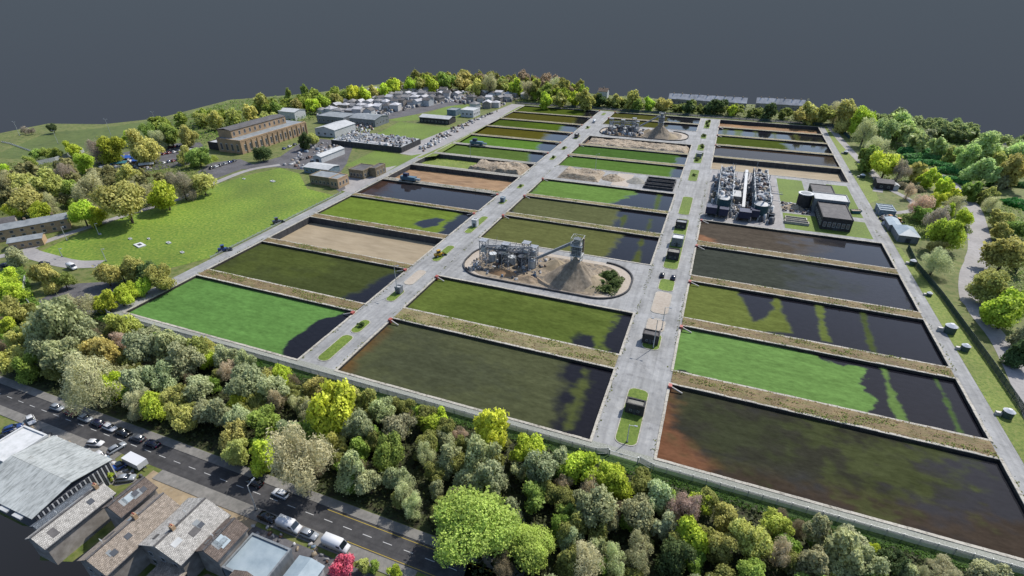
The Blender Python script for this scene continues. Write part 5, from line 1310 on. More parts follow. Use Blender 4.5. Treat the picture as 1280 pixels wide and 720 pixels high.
for i, (x, y, s) in enumerate(((4, 271.5, 2.6), (10, 270.5, 2.2), (20, 271, 2.8), (24.5, 274, 2.2))):
    T = thing('feed_hopper', ORD[i] + ' from the left of the navy feed hoppers fronting the tank yard', 'hopper', (x, y, 0), group='navy feed hoppers')
    MB().box(-s, -s, 2.2, s, s, 5.5).build('bin', 'navy', T); MB().add([(-s, -s, 2.2), (s, -s, 2.2), (s, s, 2.2), (-s, s, 2.2), (-.4, -.4, .6), (.4, -.4, .6), (.4, .4, .6), (-.4, .4, .6)], [(4, 5, 1, 0), (5, 6, 2, 1), (6, 7, 3, 2), (7, 4, 0, 3)]).build('chute', 'steel_dark', T)
    for a in (-1, 1):
        for b in (-1, 1): m = MB(); m.bar((a * s * .9, b * s * .9, 0), (a * s * .9, b * s * .9, 2.3), .3); m.build('leg', 'steel_dark', T)
for i, (y, w) in enumerate(((276, 11), (281, 10))):
    T = thing('grit_trough', ('nearer', 'farther')[i] + ' dark open trough on the lawn left of the filter house', 'trough', (44.5, y, 0))
    for q in ((-w / 2, -1.6, w / 2, -1.2), (-w / 2, 1.2, w / 2, 1.6), (-w / 2, -1.2, -w / 2 + .4, 1.2), (w / 2 - .4, -1.2, w / 2, 1.2)): MB().box(q[0], q[1], 0, q[2], q[3], 1.3).build('side', 'coping', T)
    MB().box(-w / 2 + .4, -1.2, 0, w / 2 - .4, 1.2, .4).build('bottom', 'steel_dark', T)
heap('rubble_heap', 'pinkish rubble heap on the lawn beside the round tank', 'rubble', 45, 299, 6, 4, 2.2, 'rubble', 12, 1.2, .6)
# rubble fills
def rubble_field(name, label, x0, y0, x1, y1, z0, amp, seed, mat='rubble'):
    nx, ny = int((x1 - x0) / .9), int((y1 - y0) / .9)
    X, Y = np.meshgrid(np.linspace(x0, x1, nx + 1), np.linspace(y0, y1, ny + 1)); X, Y = X.ravel(), Y.ravel()
    e = np.clip(np.minimum(np.minimum(X - x0, x1 - X), np.minimum(Y - y0, y1 - Y)) / 3, 0, 1)
    Z = z0 + amp * (.35 + fbm(X * .16, Y * .2, seed, 3)) * e + .8 * np.abs(fbm(X * .8, Y * .8, seed + 1, 3) - .5) * e * 2
    cx, cy = (x0 + x1) / 2, (y0 + y1) / 2
    i = (np.arange(ny)[:, None] * (nx + 1) + np.arange(nx)[None, :]).ravel()
    o = mk(name, np.stack([X - cx, Y - cy, Z], 1).tolist(), np.stack([i, i + 1, i + nx + 2, i + nx + 1], 1).tolist(), mat)
    o.location = (cx, cy, 0)
    return tag(o, label, 'rubble')
rubble_field('rubble_heap', 'long heap of pale rubble filling the bed before the far sand plant', -94, 392, -17.5, 416.5, -2.6, 3.0, 2)
rubble_field('rubble_heap', 'tan rubble heap at the right end of overgrown bed', -150, 302, -112, 325, -3.0, 4.5, 4)
rubble_field('rubble_heap', 'brown rubble heap left of the grey pits in middle column', -88, 304, -62, 325, 0.0, 2.4, 6)
heap('rubble_heap', 'rounded brown mound beside the white lorry pad', 'rubble', -55, 314, 7, 6, 3.0, 'rubble', 15, 1.3, .4)
heap('sand_heap', 'pale grey mound left of the concrete pits', 'sand heap', -41, 314, 5.5, 6, 2.4, 'bank_conc', 16, 1.3, .2)
for i, y in enumerate((306, 313, 320)):
    T = thing('concrete_pit', ('nearest', 'middle', 'farthest')[i] + ' of the grey concrete pits in the middle column', 'pit', (-26.5, y, 0), group='grey concrete pits')
    for q in ((-8.5, -2.6, 8.5, -2.1), (-8.5, 2.1, 8.5, 2.6), (-8.5, -2.1, -8, 2.1), (8, -2.1, 8.5, 2.1)): MB().box(q[0], q[1], 0, q[2], q[3], 1.5).build('wall', 'dry_wall', T)
    MB().box(-8, -2.1, 0, 8, 2.1, .3).build('floor', 'steel_dark', T)
sheet('pad', rect(-54, 302, -44, 327), .03, 'pad')

# ------------------------------------------------------------------ islands on the service roads
def island(x0, y0, x1, y1, mat='lawn'):
    r = min(2.0, (x1 - x0) / 2 - .05, (y1 - y0) / 2 - .05)
    o = MB().prism(rrect(x0, y0, x1, y1, r), 0, .14).build('kerb_island', 'coping'); struct(o)
    sheet('lawn' if mat != 'pad' else 'pad', rrect(x0 + .25, y0 + .25, x1 - .25, y1 - .25, max(.1, r - .25)), .15, mat)
for a in ((-10.8, 99.5, -4.9, 122.5), (-10.8, 143, -5, 153), (-11, 183.5, -5, 193.5), (-11.5, 203, -5.2, 262), (-11.8, 268, -6, 297), (-12, 327, -6.3, 352), (-12, 368, -6.5, 395), (-12, 402, -7, 420), (-12, 440, -7.5, 455), (-12, 478, -7, 512)):
    island(*a)
island(-11.2, 154, -5, 162.5, 'pad'); island(-11.2, 166, -5, 182.5, 'pad')
for a in ((-105, 100, -100.4, 115), (-104.6, 116.5, -100.6, 125), (-105, 138.5, -100.8, 148), (-105, 174, -101, 191), (-105, 206, -101, 229), (-104.8, 248, -101.2, 256), (-104.8, 276, -101.4, 284), (-105, 340, -101.5, 350), (-105, 368, -101.5, 378), (-105, 402, -101.5, 416), (-105, 440, -101.5, 450), (-105, 500, -101.5, 512)):
    island(*a)
island(-105.4, 152, -101, 165, 'pad')
def hut(name, label, x, y, w, d, h, wall='stone_wall', roofm='flat_roof', roof='flat', rh=.8, group='valve huts on the service roads'):
    return building(name, label, 'hut', x - w / 2, y - d / 2, x + w / 2, y + d / 2, h, roof, rh, wall, roofm, 'x', door=('S', 0, .9, 1.9), wins=(('S', .9, 2, .7, .7),), group=group, z=.15)
hut('valve_hut', 'dark brick valve hut on the grass island nearest the wood', -7.6, 112.6, 5.0, 2.6, 3.0, 'dark_wall', 'bank_conc')
hut('valve_hut', 'dark valve hut with lamp posts on the second island', -8.4, 147.5, 5.2, 3.2, 3.2, 'dark_wall', 'dark_roof')
hut('valve_hut', 'white roofed hut on the long grass island', -8.2, 229, 5.0, 5.0, 3.6, 'grey_clad', 'white_clad')
hut('valve_hut', 'dark green roofed hut in front of the white roofed one', -8.4, 214, 5.0, 4.2, 3.2, 'dark_wall', 'bank_conc')
hut('valve_hut', 'grey hut at the far end of the long grass island', -8.5, 250, 5.0, 4.0, 3.0, 'dark_wall', 'flat_roof')
hut('valve_hut', 'pale hut among bushes on the island level with the beige bed', -9.2, 382, 3.6, 4.0, 3.0, 'grey_clad', 'pale_roof')
hut('valve_hut', 'small white hut on left central road beyond the yellow loader', -102.8, 215.5, 2.6, 2.6, 3.2, 'white_clad', 'pale_roof')
hut('valve_hut', 'small grey hut beside the lamp post on left central road', -102.6, 145.6, 2.2, 2.2, 2.4, 'grey_clad', 'pale_roof')
hut('valve_hut', 'small pale green hut on the small island of left central road', -103, 252, 2.2, 2.4, 2.2, 'blue_clad', 'pale_roof')
hut('valve_hut', 'small dark hut on the far part of left central road', -103.2, 408, 2.6, 5, 2.6, 'dark_wall', 'pale_roof')
for i, (x, y, r, c) in enumerate(((-8, 389, 1.6, 0), (-9.5, 374, 1.8, 1), (-8.5, 410, 1.7, 0), (-9, 416, 1.5, 1), (-9.5, 447, 1.9, 0), (-9, 485, 1.8, 1), (-10, 496, 1.8, 0), (-8.6, 505, 1.8, 1), (-9, 338, 1.2, 0), (-103, 345, 1.3, 0), (-103, 372, 1.4, 1), (-103, 280, 1.1, 0), (-102.4, 121, 1.2, 0), (-8, 257, 1.1, 0), (-103.3, 444, 1.3, 1))):
    o = share('bush', CROWNS['far'][i % 4], None, (x, y, r * .6 + .1), i, (r, r, r * .75)); o.color = SL(*((96, 112, 62), (126, 132, 76))[c])
    tag(o, '%s bush on the %s road islands, counted from the wood' % (ORD[sorted([389, 374, 410, 416, 447, 485, 496, 505, 338, 257]).index(y) if x > -50 else sorted([345, 372, 280, 121, 444]).index(y)], 'right central' if x > -50 else 'left central'), 'bush', 'bushes on road islands')

# lamp posts
def lamp_post(x, y, h, label, rz=0.0, group='lamp posts', twin=False, mat='galv'):
    T = thing('lamp_post', label, 'lamp post', (x, y, 0), rz, group)
    MB().tube((0, 0, 0), (0, 0, h), .16, .09, 8).build('pole', mat, T)
    MB().box(-.25, -.25, 0, .25, .25, .35).build('base', 'steel_dark', T)
    for s in ((1, -1) if twin else (1,)):
        m = MB(); m.bar((0, 0, h - .1), (s * 1.5, 0, h + .15), .09); m.build('arm', mat, T)
        MB().box(min(s * 1.2, s * 2.0), -.2, h + .05, max(s * 1.2, s * 2.0), .2, h + .25).build('lamp_head', 'car_silver', T)
lamp_post(-102.8, 144.6, 12.2, 'tall lamp post on left central road next to grey hut')
lamp_post(-7.0, 144.2, 11, 'twin lamp post on the second island of right central road', twin=True)
lamp_post(-5.8, 156, 9, 'lamp post standing on the beige pad of right central road')
lamp_post(-7.5, 100.6, 6, 'short lamp post at the wood end of right central road')
lamp_post(*at(588, 197)[:2], 12, 'tall lamp post on the wall beside blue machine', group='lamp posts')
lamp_post(*at(744, 216)[:2], 12, 'tall lamp post between the green beds of middle column')
for i, (px, py, h) in enumerate(((25, 170, 11), (139, 170, 13), (196, 158, 12), (73, 180, 10))):
    p = at(px, py); lamp_post(p.x, p.y, h, ORD[(0, 2, 3, 1)[i]] + ' floodlight mast from the left on the far left field', group='floodlight masts', twin=True)
for i, (px, py, h) in enumerate(((84, 301, 7), (124, 294, 6), (78, 321, 4), (133, 327, 6))):
    p = at(px, py); lamp_post(p.x, p.y, h, ('lamp post beside the path by the left terrace', 'pale lamp post standing alone in the grass field', 'short lamp post at the fork of the left path', 'lamp post at the field edge near the parked white van')[i])
p = at(353, 640); lamp_post(-80.5, 50.8, 8, 'street lamp beside the dark car on the street', math.pi / 2)

# ------------------------------------------------------------------ vehicles
def wheel_meshes(r=.33, w=.22):
    t = MB().tube((0, -w / 2, 0), (0, w / 2, 0), r, n=14)
    a = bpy.data.meshes.new('tyre'); a.from_pydata(t.v, [], t.f); a.materials.append(MATS['tyre']); a.update()
    t = MB().tube((0, -w / 2 - .015, 0), (0, w / 2 + .015, 0), r * .6, n=10)
    b = bpy.data.meshes.new('rim'); b.from_pydata(t.v, [], t.f); b.materials.append(MATS['car_silver']); b.update()
    return a, b
TYRE, RIM = wheel_meshes()
def loft(secs):
    """secs: list of (x, half width bottom, half width top, z bottom, z top) joined along x"""
    v = []; f = []
    for (x, wb, wt, z0, z1) in secs:
        zm = z0 + (z1 - z0) * .55
        v += [(x, -wb, z0), (x, wb, z0), (x, wb * 1.02, zm), (x, wt, z1), (x, -wt, z1), (x, -wb * 1.02, zm)]
    n = len(secs)
    for i in range(n - 1):
        for k in range(6):
            a = i * 6 + k; b = i * 6 + (k + 1) % 6; f.append((a, b, b + 6, a + 6))
    f += [tuple(range(5, -1, -1)), tuple(range((n - 1) * 6, n * 6))]
    return v, f
def add_wheels(T, xs, y, sc=1.0):
    for x in xs:
        for s in (-1, 1):
            o = share('wheel', TYRE, T, (x, s * y, .33 * sc), 0, (sc, 1, sc)); share('rim', RIM, o)
def make_car(paint, loc, rz, label, group='parked cars', kind='hatch'):
    T = thing('parked_car', label, 'car', loc, rz, group)
    v, f = loft([(-2.1, .72, .66, .35, .72), (-1.95, .84, .78, .25, .86), (-1.2, .88, .82, .22, .92), (0, .88, .83, .22, .93), (1.0, .88, .82, .22, .90), (1.75, .85, .76, .24, .78), (2.1, .7, .6, .34, .62)])
    mk('body', v, f, paint, T, True)
    v, f = loft([(-1.85, .74, .66, .86, .95), (-1.45, .77, .60, .86, 1.38), (-.2, .78, .62, .88, 1.44), (.25, .78, .61, .88, 1.38), (.95, .76, .68, .86, .93)])
    mk('windows', v, f, 'glass', T, True)
    v, f = loft([(-1.5, .60, .57, 1.34, 1.41), (-.2, .63, .6, 1.40, 1.48), (.3, .61, .57, 1.34, 1.41)])
    mk('roof', v, f, paint, T, True)
    add_wheels(T, (-1.3, 1.3), .8)
    for s in (-.58, .58):
        MB().box(2.0, s - .14, .5, 2.09, s + .14, .64).build('headlight', 'lens', T); MB().box(-2.11, s - .13, .6, -2.04, s + .13, .76).build('tail_light', 'lamp_red', T)
    return T
def make_van(paint, loc, rz, label, length=5.4, group='vans'):
    T = thing('van', label, 'van', loc, rz, group)
    l = length / 2
    v, f = loft([(-l, .9, .84, .35, 2.25), (-l + .15, .97, .88, .3, 2.38), (l - 1.7, .97, .88, .28, 2.4), (l - 1.5, .97, .86, .28, 2.3)])
    mk('body', v, f, paint, T, True)
    v, f = loft([(l - 1.5, .97, .84, .28, 2.28), (l - .75, .96, .9, .28, 1.25), (l - .1, .92, .8, .3, 1.0), (l, .8, .7, .4, .8)])
    mk('bonnet', v, f, paint, T, True)
    MB().add([(l - 1.42, -.8, 2.2), (l - 1.42, .8, 2.2), (l - .74, .86, 1.3), (l - .74, -.86, 1.3), (l - 1.5, -.8, 2.1), (l - 1.5, .8, 2.1), (l - .9, .86, 1.2), (l - .9, -.86, 1.2)], [(0, 3, 2, 1), (4, 5, 6, 7), (0, 1, 5, 4), (1, 2, 6, 5), (2, 3, 7, 6), (3, 0, 4, 7)]).build('windscreen', 'glass', T)
    for s in (-1, 1): MB().box(l - 2.2, min(s * .9, s * .985), 1.3, l - 1.45, max(s * .9, s * .985), 1.95).build('side_window', 'glass', T)
    add_wheels(T, (-l + 1.0, l - 1.0), .88, 1.05)
    for s in (-.65, .65): MB().box(l - .06, s - .14, .62, l + .03, s + .14, .82).build('headlight', 'lens', T)
    return T
PX2 = lambda x, y: tuple(at(x, y)[:2]) + (.03,)
for i, (x, paint, lab) in enumerate(((-156, 'car_silver', 'silver car parked under the beige tree at the left end of street'), (-150.5, 'car_red', 'faded red car behind the silver one under the beige tree'), (-144.5, 'car_silver', 'pale blue tinted car parked by the wood, third from the left'), (-139.8, 'car_navy', 'dark car between two pale cars on the wood side of street'),
                                     (-135, 'car_white', 'white car parked by the wood among dark cars'), (-130, 'car_black', 'black car directly right of the white car by the wood'), (-124.8, 'car_grey', 'dark grey car in the middle of the parked row by the wood'), (-119.5, 'car_navy', 'navy car at the right end of the row by the wood'), (-86, 'car_black', 'black car parked in shade left of the lone white car'))):
    make_car(paint, (x, 56.2, .035), random.choice((0, math.pi)) + R(random.uniform(-2, 2)), lab, 'cars parked along the street')
make_car('car_white', (-78.2, 55.9, .035), R(178), 'lone white car parked under the big beige tree', 'cars parked along the street')
make_car('car_silver', (-65.2, 49.9, .14), 0, 'silver car between the two white vans', 'cars parked along the street')
make_car('car_black', (-76.5, 49.9, .14), 0, 'dark car behind the rear white van', 'cars parked along the street')
make_van('car_white', (-70.3, 49.9, .14), 0, 'white van with roof vent parked nearer the slate house', 5.6, 'white vans')
make_van('car_white', (-58.2, 49.9, .14), 0, 'white van nearest the crimson tree', 6.0, 'white vans')
for i, (px, py, paint, rz, lab) in enumerate(((40, 527, 'car_white', -20, 'white car left of the workshop forecourt'), (17, 537, 'car_blue', 60, 'blue car at the left frame edge'), (8, 548, 'car_black', 70, 'black car below the blue one at the left frame edge'), (120, 556, 'car_white', 15, 'white car behind the workshop roof'), (147, 562, 'car_silver', 80, 'pale silver car beside the white flat trailer'),
                                              (127, 572, 'car_white', -10, 'small white car at the right corner of workshop roof'), (158, 600, 'car_silver', 30, 'silver car on the forecourt before the brown roofs'))):
    make_car(paint, PX2(px, py), R(rz), lab, 'cars in the workshop yard')
T = thing('pickup_truck', 'blue pickup truck on the forecourt beside the workshop', 'truck', PX2(147, 587), R(70))
v, f = loft([(-2.4, .85, .82, .4, 1.0), (.2, .88, .84, .35, 1.0), (.3, .88, .84, .35, 1.0), (2.3, .8, .7, .35, .85)]); mk('body', v, f, 'car_blue', T)
v, f = loft([(.1, .82, .7, .95, 1.7), (1.1, .82, .7, .95, 1.65), (1.6, .8, .74, .9, 1.0)]); mk('cab', v, f, 'glass', T)
MB().box(-2.3, -.75, 1.0, 0, .75, 1.25).build('load', 'tarp_blue', T); add_wheels(T, (-1.5, 1.5), .8)
T = thing('flat_trailer', 'white flat topped trailer parked at the street edge', 'trailer', (-117.2, 50.2, .03), R(-3))
MB().box(-2.9, -1.2, .7, 2.9, 1.2, 2.3).build('box', 'car_white', T); MB().box(2.9, -.08, .7, 4.0, .08, .85).build('drawbar', 'steel_dark', T); add_wheels(T, (-.5, .5), 1.05)
# works vehicles
make_car('car_black', (-10.6, 195.5, .02), R(92), 'black car parked on right central road beside the navy one', 'cars on the works')
make_car('car_navy', (-6.2, 195, .02), R(90), 'navy car parked on right central road beside the black one', 'cars on the works')
make_van('car_white', PX2(91, 336)[:2] + (.08,), R(-8), 'white van parked on the left path above the dark yard', 5.2, 'white vans')
make_car('car_black', PX2(56, 331)[:2] + (.08,), R(20), 'black car parked on the left path beyond the scrub', 'cars on the works')
make_car('car_navy', PX2(8, 333), R(30), 'navy car half out of the frame below left terrace', 'cars on the works')
n = 0
names_ = ['white', 'black', 'silver', 'grey', 'blue', 'red']
cnt = {}
for row, (a, b, k) in enumerate((((192, 188), (232, 182), 7), ((196, 195), (240, 187), 7), ((203, 205), (232, 199), 5), ((262, 212), (296, 201), 6), ((352, 188), (372, 180), 3))):
    A, B = at(*a), at(*b)
    for i in range(k):
        p = A.lerp(B, (i + .5) / k); cc = random.choice(names_); cnt[(row, cc)] = cnt.get((row, cc), 0) + 1
        where = ('rear row of the tree lined car park', 'middle row of the tree lined car park', 'front row of the tree lined car park', 'row beside the bright hedge', 'group before the pump house')[row]
        make_car('car_' + cc, (p.x, p.y, .06), R(100 + random.uniform(-6, 6)), '%s %s car from the left in the %s' % (ORD[cnt[(row, cc)] - 1], cc, where), 'cars in the car parks')
make_van('car_white', (-103.2, 468, .02), R(95), 'large white van far along left central road', 7.5, 'white vans')
make_van('car_white', PX2(860, 139), R(0), 'long white lorry behind the far fence', 9, 'white vans')
def loader(label, loc, rz, paint, bucket=True):
    T = thing('loader', label, 'digger', loc, rz)
    v, f = loft([(-2.2, .8, .75, .7, 1.7), (-.4, .85, .8, .6, 1.75), (1.2, .8, .7, .6, 1.5)]); mk('body', v, f, paint, T)
    MB().box(-.9, -.65, 1.7, .5, .65, 2.9, .08).build('cab', 'glass', T); MB().box(-1.0, -.75, 2.9, .6, .75, 3.05).build('cab_roof', paint, T)
    add_wheels(T, (-1.4, 1.3), .95, 1.9)
    m = MB()
    for s in (-.5, .5): m.bar((.8, s, 1.5), (2.6, s, .7), .2)
    m.build('arm', paint, T)
    MB().add([(2.5, -1.2, .1), (3.5, -1.2, .15), (2.5, -1.2, 1.1), (2.5, 1.2, .1), (3.5, 1.2, .15), (2.5, 1.2, 1.1)], [(0, 1, 2), (3, 5, 4), (0, 3, 4, 1), (0, 2, 5, 3)]).build('bucket', 'steel_dark', T)
    return T
loader('yellow wheel loader on the island of left central road', (-103.2, 179, .15), R(60), 'machine_yellow')
loader('orange digger between site cabins and blue roofed shed', (88, 297, .05), R(120), 'machine_orange')
loader('second orange digger nearer the blue roofed shed', (91.5, 294, .05), R(40), 'machine_orange')
loader('dark tractor on the left service road beside the grass field', PX2(347, 279), R(60), 'car_grey')
loader('small blue machine on the left service road near the field corner', PX2(280, 314), R(50), 'car_blue')
# blue wall-top machines, skips, tarps
for lab, p, mt in (('blue washing machine straddling the wall of the far green bed', (-167, 358), 'blue_tank'), ('blue washing machine at the corner of the brown drained bed', (-170, 265), 'blue_tank')):
    T = thing('bed_skimmer', lab, 'machinery', (p[0], p[1], 0))
    MB().box(-5, -1.5, 1.0, 5, 1.5, 3.0).build('body', mt, T); MB().box(-3, -1.2, 3.0, 0, 1.2, 4.8).build('cab', 'navy', T); MB().box(5, -.8, 1.2, 8, .8, 2.2).build('boom', 'blue_clad', T)
    for s in (-3.5, 3.5): MB().box(s - .8, -1.2, .1, s + .8, 1.2, 1.0).build('track', 'tyre', T)
T = thing('skip', 'teal skip full of scrap between filter house and service road', 'skip', (74.3, 303, .03), R(20))
MB().add([(-2, -1, 0), (2, -1, 0), (2, 1, 0), (-2, 1, 0), (-2.6, -1.3, 1.6), (2.6, -1.3, 1.6), (2.6, 1.3, 1.6), (-2.6, 1.3, 1.6)], [(3, 2, 1, 0), (0, 1, 5, 4), (1, 2, 6, 5), (2, 3, 7, 6), (3, 0, 4, 7)]).build('shell', 'teal_paint', T)
MB().box(-2.2, -1.1, 1.1, 2.2, 1.1, 1.45).build('load', 'rubble', T)
for i, (px, py, w, d, mt, lab) in enumerate(((163, 199, 14, 7, 'tarp_blue', 'largest blue tarpaulin stack left of the tree lined car park'), (176, 203, 8, 5, 'tarp_blue', 'smaller blue tarpaulin stack right of the largest one'), (152, 206, 8, 5, 'teal_paint', 'pale blue sheeted stack in front of the blue tarpaulins'), (133, 203, 6, 4, 'white_clad', 'white sheeted stack left of the blue tarpaulins'), (184, 208, 8, 4, 'white_clad', 'white sheeted stack right of the blue tarpaulins'))):
    p = at(px, py)
    T = thing('sheeted_stack', lab, 'stack', (p.x, p.y, .05), R(20 + i * 7))
    MB().box(-w / 2, -d / 2, 0, w / 2, d / 2, 1.6).build('goods', 'wood', T); MB().gable(-w / 2, -d / 2, w / 2, d / 2, 1.6, .9, 'x', .3, .12).build('sheet', mt, T)
for i, (px, py, s) in enumerate(((175, 307, 5.5), (163, 299, 2.0), (211, 304, 2.4), (228, 316, 2.0), (125, 293, 1.6), (341, 227, 3.2), (305, 224, 2), (186, 299, 1.6))):
    p = at(px, py)
    T = thing('inspection_slab', ('largest pale concrete slab in the grass field', 'small pale slab just above the largest one', 'pale slab right of the largest one', 'lone pale slab nearest the bed corner', 'small pale slab at the left end of field', 'pale slab at the far end of field near brick block', 'small pale slab along the far field path', 'tiny pale slab above and right of largest')[i], 'slab', (p.x, p.y, .04), R(-15))
    MB().box(-s / 2, -s / 3.5, 0, s / 2, s / 3.5, .45).build('slab', 'white_clad', T); MB().box(-s / 5, -s / 8, .45, s / 5, s / 8, .55).build('hatch', 'steel_dark', T)
for i, (x, y, r, h, lab) in enumerate(((84.9, 189.5, 1.7, 2.6, 'largest white topped dosing tank on the right verge'), (86.2, 179, 1.2, 1.9, 'white topped dosing tank just below the largest one'), (85.6, 216, .9, 1.2, 'small pale tank above the largest on right verge'), (86.6, 147, 1.3, 2.0, 'white topped tank low on the right verge near the wood'), (86.4, 244, 1.2, 1.9, 'white topped tank beside the blue roofed shed'), (88.5, 372, 1.4, 1.8, 'white tank on the far right verge'), (87.5, 430, 1.4, 1.8, 'farthest white tank on the right verge'))):
    T = thing('dosing_tank', lab, 'tank', (x, y, .04), group='dosing tanks on the verge')
    MB().tube((0, 0, 0), (0, 0, h), r, n=12).build('shell', 'green_steel', T); MB().tube((0, 0, h), (0, 0, h + r * .5), r * 1.08, r * .35, 12).build('cap', 'car_white', T)
    MB().box(-r * 2, -.4, 0, -r, .4, r * .8).build('pump', 'pipe_white', T)
# ------------------------------------------------------------------ fences
def palisade(label, pts, h, mat, pale=.1, gap=.17, post=3.0, name='palisade_fence'):
    P = [Vector((p[0], p[1], 0)) for p in pts]; o0 = P[0]
    T = thing(name, label, 'fence', tuple(o0))
    m = MB(); rl = MB()
    pm = None
    for a, b in zip(P, P[1:]):
        a = a - o0; b = b - o0
        d = b - a; Ln = d.length; u = d.normalized(); nrm = Vector((-u.y, u.x, 0))
        k = int(Ln / gap)
        for i in range(k):
            q = a + u * (i + .5) * gap; e = u * pale / 2; w = nrm * .03; zh = h + random.uniform(-.03, .03)
            v = [q - e - w, q + e - w, q + e + w, q - e + w]
            m.add([Vector((t.x, t.y, .05)) for t in v] + [Vector((t.x, t.y, zh)) for t in v], [(0, 1, 5, 4), (1, 2, 6, 5), (2, 3, 7, 6), (3, 0, 4, 7), (4, 5, 6, 7)])
        for z in (.4, h - .4): rl.bar(a + nrm * .07 + Vector((0, 0, z)), b + nrm * .07 + Vector((0, 0, z)), .09)
        for i in range(int(Ln / post) + 1):
            q = a + u * i * post + nrm * .12
            if pm is None:
                mm = MB().box(-.07, -.07, 0, .07, .07, h + .05); pm = bpy.data.meshes.new('post'); pm.from_pydata(mm.v, [], mm.f); pm.materials.append(MATS[mat]); pm.update()
            share('post', pm, T, tuple(q))
    o = m.build('pales', mat, T); o['kind'] = 'stuff'
    rl.build('rails', mat, T)
    return T
palisade('pale steel palisade fence along the gravel path, left of gate', [(-203, 103), (-199, 98.5), (-194, 95.2), (-188, 93.6), (-14, 93.6), (-11, 94.8)], 2.4, 'galv', .1, .16)
palisade('pale steel palisade fence along the gravel path, right of gate', [(-3.5, 94.8), (0, 93.6), (92, 93.6)], 2.4, 'galv', .1, .16)
palisade('green steel fence between right verge and grey lane', [(92, 93.6), (91, 171), (90.3, 192), (89.5, 216), (87.3, 242), (88.5, 262)], 2.4, 'green_steel', .08, .2)
palisade('dark teal steel fence closing the far end of the beds', [(-200, 525), (86, 525), (94, 518), (97, 480)], 2.6, 'teal_steel', .14, .3, 6)
palisade('pale fence curving round the scrub left of dark yard', PX([(33, 350), (30, 372), (45, 392), (62, 405)]), 2.2, 'galv', .1, .2)
palisade('low fence along the left service road beside the field', [(-194.6, 142), (-194.6, 232)], 1.1, 'galv', .06, .45, 3, 'field_fence')
palisade('pale panel fence running through the grove to the far left field', PX([(42, 208), (70, 202), (106, 190)]), 3.0, 'galv', .16, .2)
palisade('white post and rail fence on the far left field', PX([(2, 178), (12, 180), (40, 190)]), 1.2, 'white_clad', .2, .5, 3, 'rail_fence')
palisade('dark fence bordering the grey lane on the right', [(124, 250), (126, 275), (133, 296), (139, 320), (142, 345)], 2.4, 'green_steel', .1, .2)
T = thing('entrance_gate', 'white entrance slab and steel gate at wood end of right central road', 'gate', (-7.3, 94.4, 0))
MB().box(-3.4, -2.6, .05, 3.6, -.4, .22).build('slab', 'pad', T)
for s in (-1, 1):
    MB().box(s * 3.5 - .15, -.3, 0, s * 3.5 + .15, 0, 2.6).build('post', 'galv', T)
    m = MB(); a, b = (-3.3, -.05) if s < 0 else (.05, 3.3)
    for z in (.25, 1.2, 2.2): m.bar((a, -.15, z), (b, -.15, z), .09)
    for i in range(17): m.bar((a + (b - a) * i / 16, -.15, .2), (a + (b - a) * i / 16, -.15, 2.3), .05)
    m.build('gate_leaf', 'galv', T)

# ------------------------------------------------------------------ jumbles too small to count, weeds at the road edges
def junk_material():
    m, t, b = new_mat('junk')
    a = t.nodes.new('ShaderNodeAttribute'); a.attribute_name = 'tint'
    r = t.nodes.new('ShaderNodeValToRGB'); r.color_ramp.interpolation = 'CONSTANT'
    cs = [S(226, 226, 224), S(140, 140, 142), S(84, 84, 88), S(190, 188, 184), S(44, 44, 50), S(160, 144, 120), S(112, 132, 150), S(204, 204, 206), S(116, 84, 66), S(160, 160, 162)]
    r.color_ramp.elements[0].color = cs[0]; r.color_ramp.elements[1].position = .1; r.color_ramp.elements[1].color = cs[1]
    for i in range(2, 10):
        e = r.color_ramp.elements.new(i / 10); e.color = cs[i]
    t.links.new(a.outputs['Fac'], r.inputs[0]); t.links.new(r.outputs[0], b.inputs['Base Color']); b.inputs['Roughness'].default_value = .6
    MATS['junk'] = m
junk_material()
def jumble(name, label, pts, n, smin, smax, hmin, hmax, seed, z=0.0, cat='clutter'):
    rng = np.random.default_rng(seed)
    P = np.array([(p[0], p[1]) for p in pts]); lo, hi = P.min(0), P.max(0)
    Q = rng.random((n * 5, 2)) * (hi - lo) + lo
    Q = Q[poly_sd(Q[:, 0], Q[:, 1], pts) > 0][:n]; n = len(Q)
    w = rng.uniform(smin, smax, n) / 2; d = rng.uniform(smin, smax, n) / 2 * .7; h = rng.uniform(hmin, hmax, n); a = rng.uniform(0, 3.14, n)
    V = []
    for sx, sy, k, sh in ((-1, -1, 0, 1), (1, -1, 0, 1), (1, 1, 0, 1), (-1, 1, 0, 1), (-1, -1, 1, .85), (1, -1, 1, .85), (1, 1, 1, .85), (-1, 1, 1, .85)):
        x = sx * w * sh; y = sy * d * sh
        V.append(np.stack([Q[:, 0] + x * np.cos(a) - y * np.sin(a), Q[:, 1] + x * np.sin(a) + y * np.cos(a), z + k * h], 1))
    V = np.stack(V, 1).reshape(-1, 3)
    f = np.array([(4, 5, 6, 7), (0, 1, 5, 4), (1, 2, 6, 5), (2, 3, 7, 6), (3, 0, 4, 7)])
    F = (np.arange(n)[:, None, None] * 8 + f[None]).reshape(-1, 4)
    o = link(bpy.data.objects.new(name, foliage_mesh(name, V, F, rng, 'junk', np.repeat(rng.random(n), 5))))
    return stuff(o, label, cat)
jumble('estate_clutter', 'jumble of small sheds, cars and walls between the estate houses', PX([(395, 146), (440, 118), (500, 108), (560, 113), (650, 124), (620, 136), (560, 128), (500, 139), (440, 150)]), 900, 1.2, 4.5, .6, 3.2, 81)
jumble('works_clutter', 'stored pipes and pallets round the left works sheds', PX([(352, 210), (372, 190), (400, 178), (430, 182), (400, 200), (375, 214)]), 70, .6, 3.2, .4, 1.6, 82)
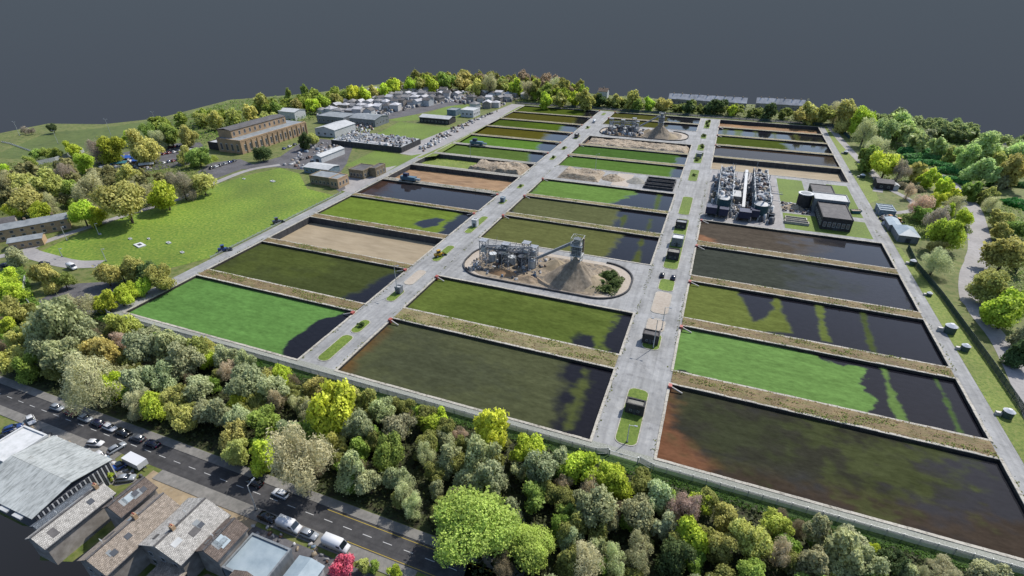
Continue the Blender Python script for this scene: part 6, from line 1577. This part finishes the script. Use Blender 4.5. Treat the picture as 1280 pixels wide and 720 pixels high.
jumble('works_clutter', 'clutter round the workshops left of the round lawn', PX([(425, 165), (440, 145), (490, 142), (470, 158), (460, 168)]), 200, .6, 3, .5, 2.4, 83)
jumble('works_clutter', 'small plant on top of the wide low tank block', [(-268, 320), (-209, 320), (-209, 345), (-268, 345)], 260, .6, 2.6, .3, 1.6, 84, 4.0)
jumble('works_clutter', 'clutter along the yard beside the upper left service road', PX([(520, 186), (560, 163), (610, 143), (625, 138), (600, 150), (560, 172), (530, 190)]), 140, .6, 3, .4, 1.8, 85)
jumble('tank_clutter', 'pipes, valves and boxes crowding the tank yard', [(3, 270), (34, 270), (34, 338), (3, 338)], 420, .5, 2.8, .4, 3.6, 86)
jumble('tank_clutter', 'fittings on top of the wash tank rows', [(6, 276), (13, 276), (13, 332), (6, 332)], 110, .5, 2.2, .6, 2.0, 87, 8.6)
jumble('tank_clutter', 'fittings on top of right hand wash tank row', [(24, 276), (31, 276), (31, 332), (24, 332)], 110, .5, 2.2, .6, 2.0, 88, 8.6)
jumble('plant_clutter', 'loose gear and boulders round the nearer washing gantry', [(-88, 172), (-57, 171), (-56, 194), (-86, 195)], 130, .3, 1.8, .2, 1.4, 89)
jumble('plant_clutter', 'loose gear round the farther washing gantry', [(-88, 428), (-57, 428), (-56, 450), (-86, 450)], 160, .6, 2.8, .4, 2.4, 90)
jumble('yard_clutter', 'scrap and stored goods behind the white vans', [(-79, 44.6), (-50, 42), (-50, 48.4), (-79, 48.4)], 60, .3, 1.3, .15, .7, 91)
jumble('yard_clutter', 'scrap and stored goods beside the workshop', [(-160, 45.8), (-117, 46.4), (-112, 48), (-124, 49), (-160, 49)], 150, .3, 1.4, .15, 1.0, 92)
jumble('yard_clutter', 'scrap between the right site cabins and blue shed', [(84.5, 284), (93, 284), (93, 303), (84.5, 303)], 90, .4, 1.8, .3, 1.6, 93)
jumble('roof_clutter', 'rubble and stones on the lawn beside the round tank', [(39.5, 291), (52, 291), (52, 306), (39.5, 306)], 120, .4, 1.8, .2, 1.2, 94)
jumble('car_park_clutter', 'bins, pallets and stored goods by the blue tarpaulins', PX([(125, 212), (128, 200), (190, 192), (190, 212)]), 160, .8, 3, .5, 2.0, 95)
wp = []
for x in (-109.0, -96.0, -15.6, -0.7, -188.0, 80.0):
    for _ in range(420):
        wp.append((x + random.gauss(0, .35), random.uniform(99, 330), random.uniform(.03, .16)))
wp = np.array(wp); rngw = np.random.default_rng(9)
wp = wp[vnoise(wp[:, 0] * .2 + 40, wp[:, 1] * .12, 5) > .45]
V, F = leaf_quads(wp, np.tile([0, 0, 1.0], (len(wp), 1)), rngw.uniform(.1, .3, len(wp)), rngw)
o = link(bpy.data.objects.new('road_weeds', foliage_mesh('road_weeds', V, F, rngw)))
o.color = SL(120, 124, 66); stuff(o, 'weeds growing along the edges of the service roads', 'weeds')
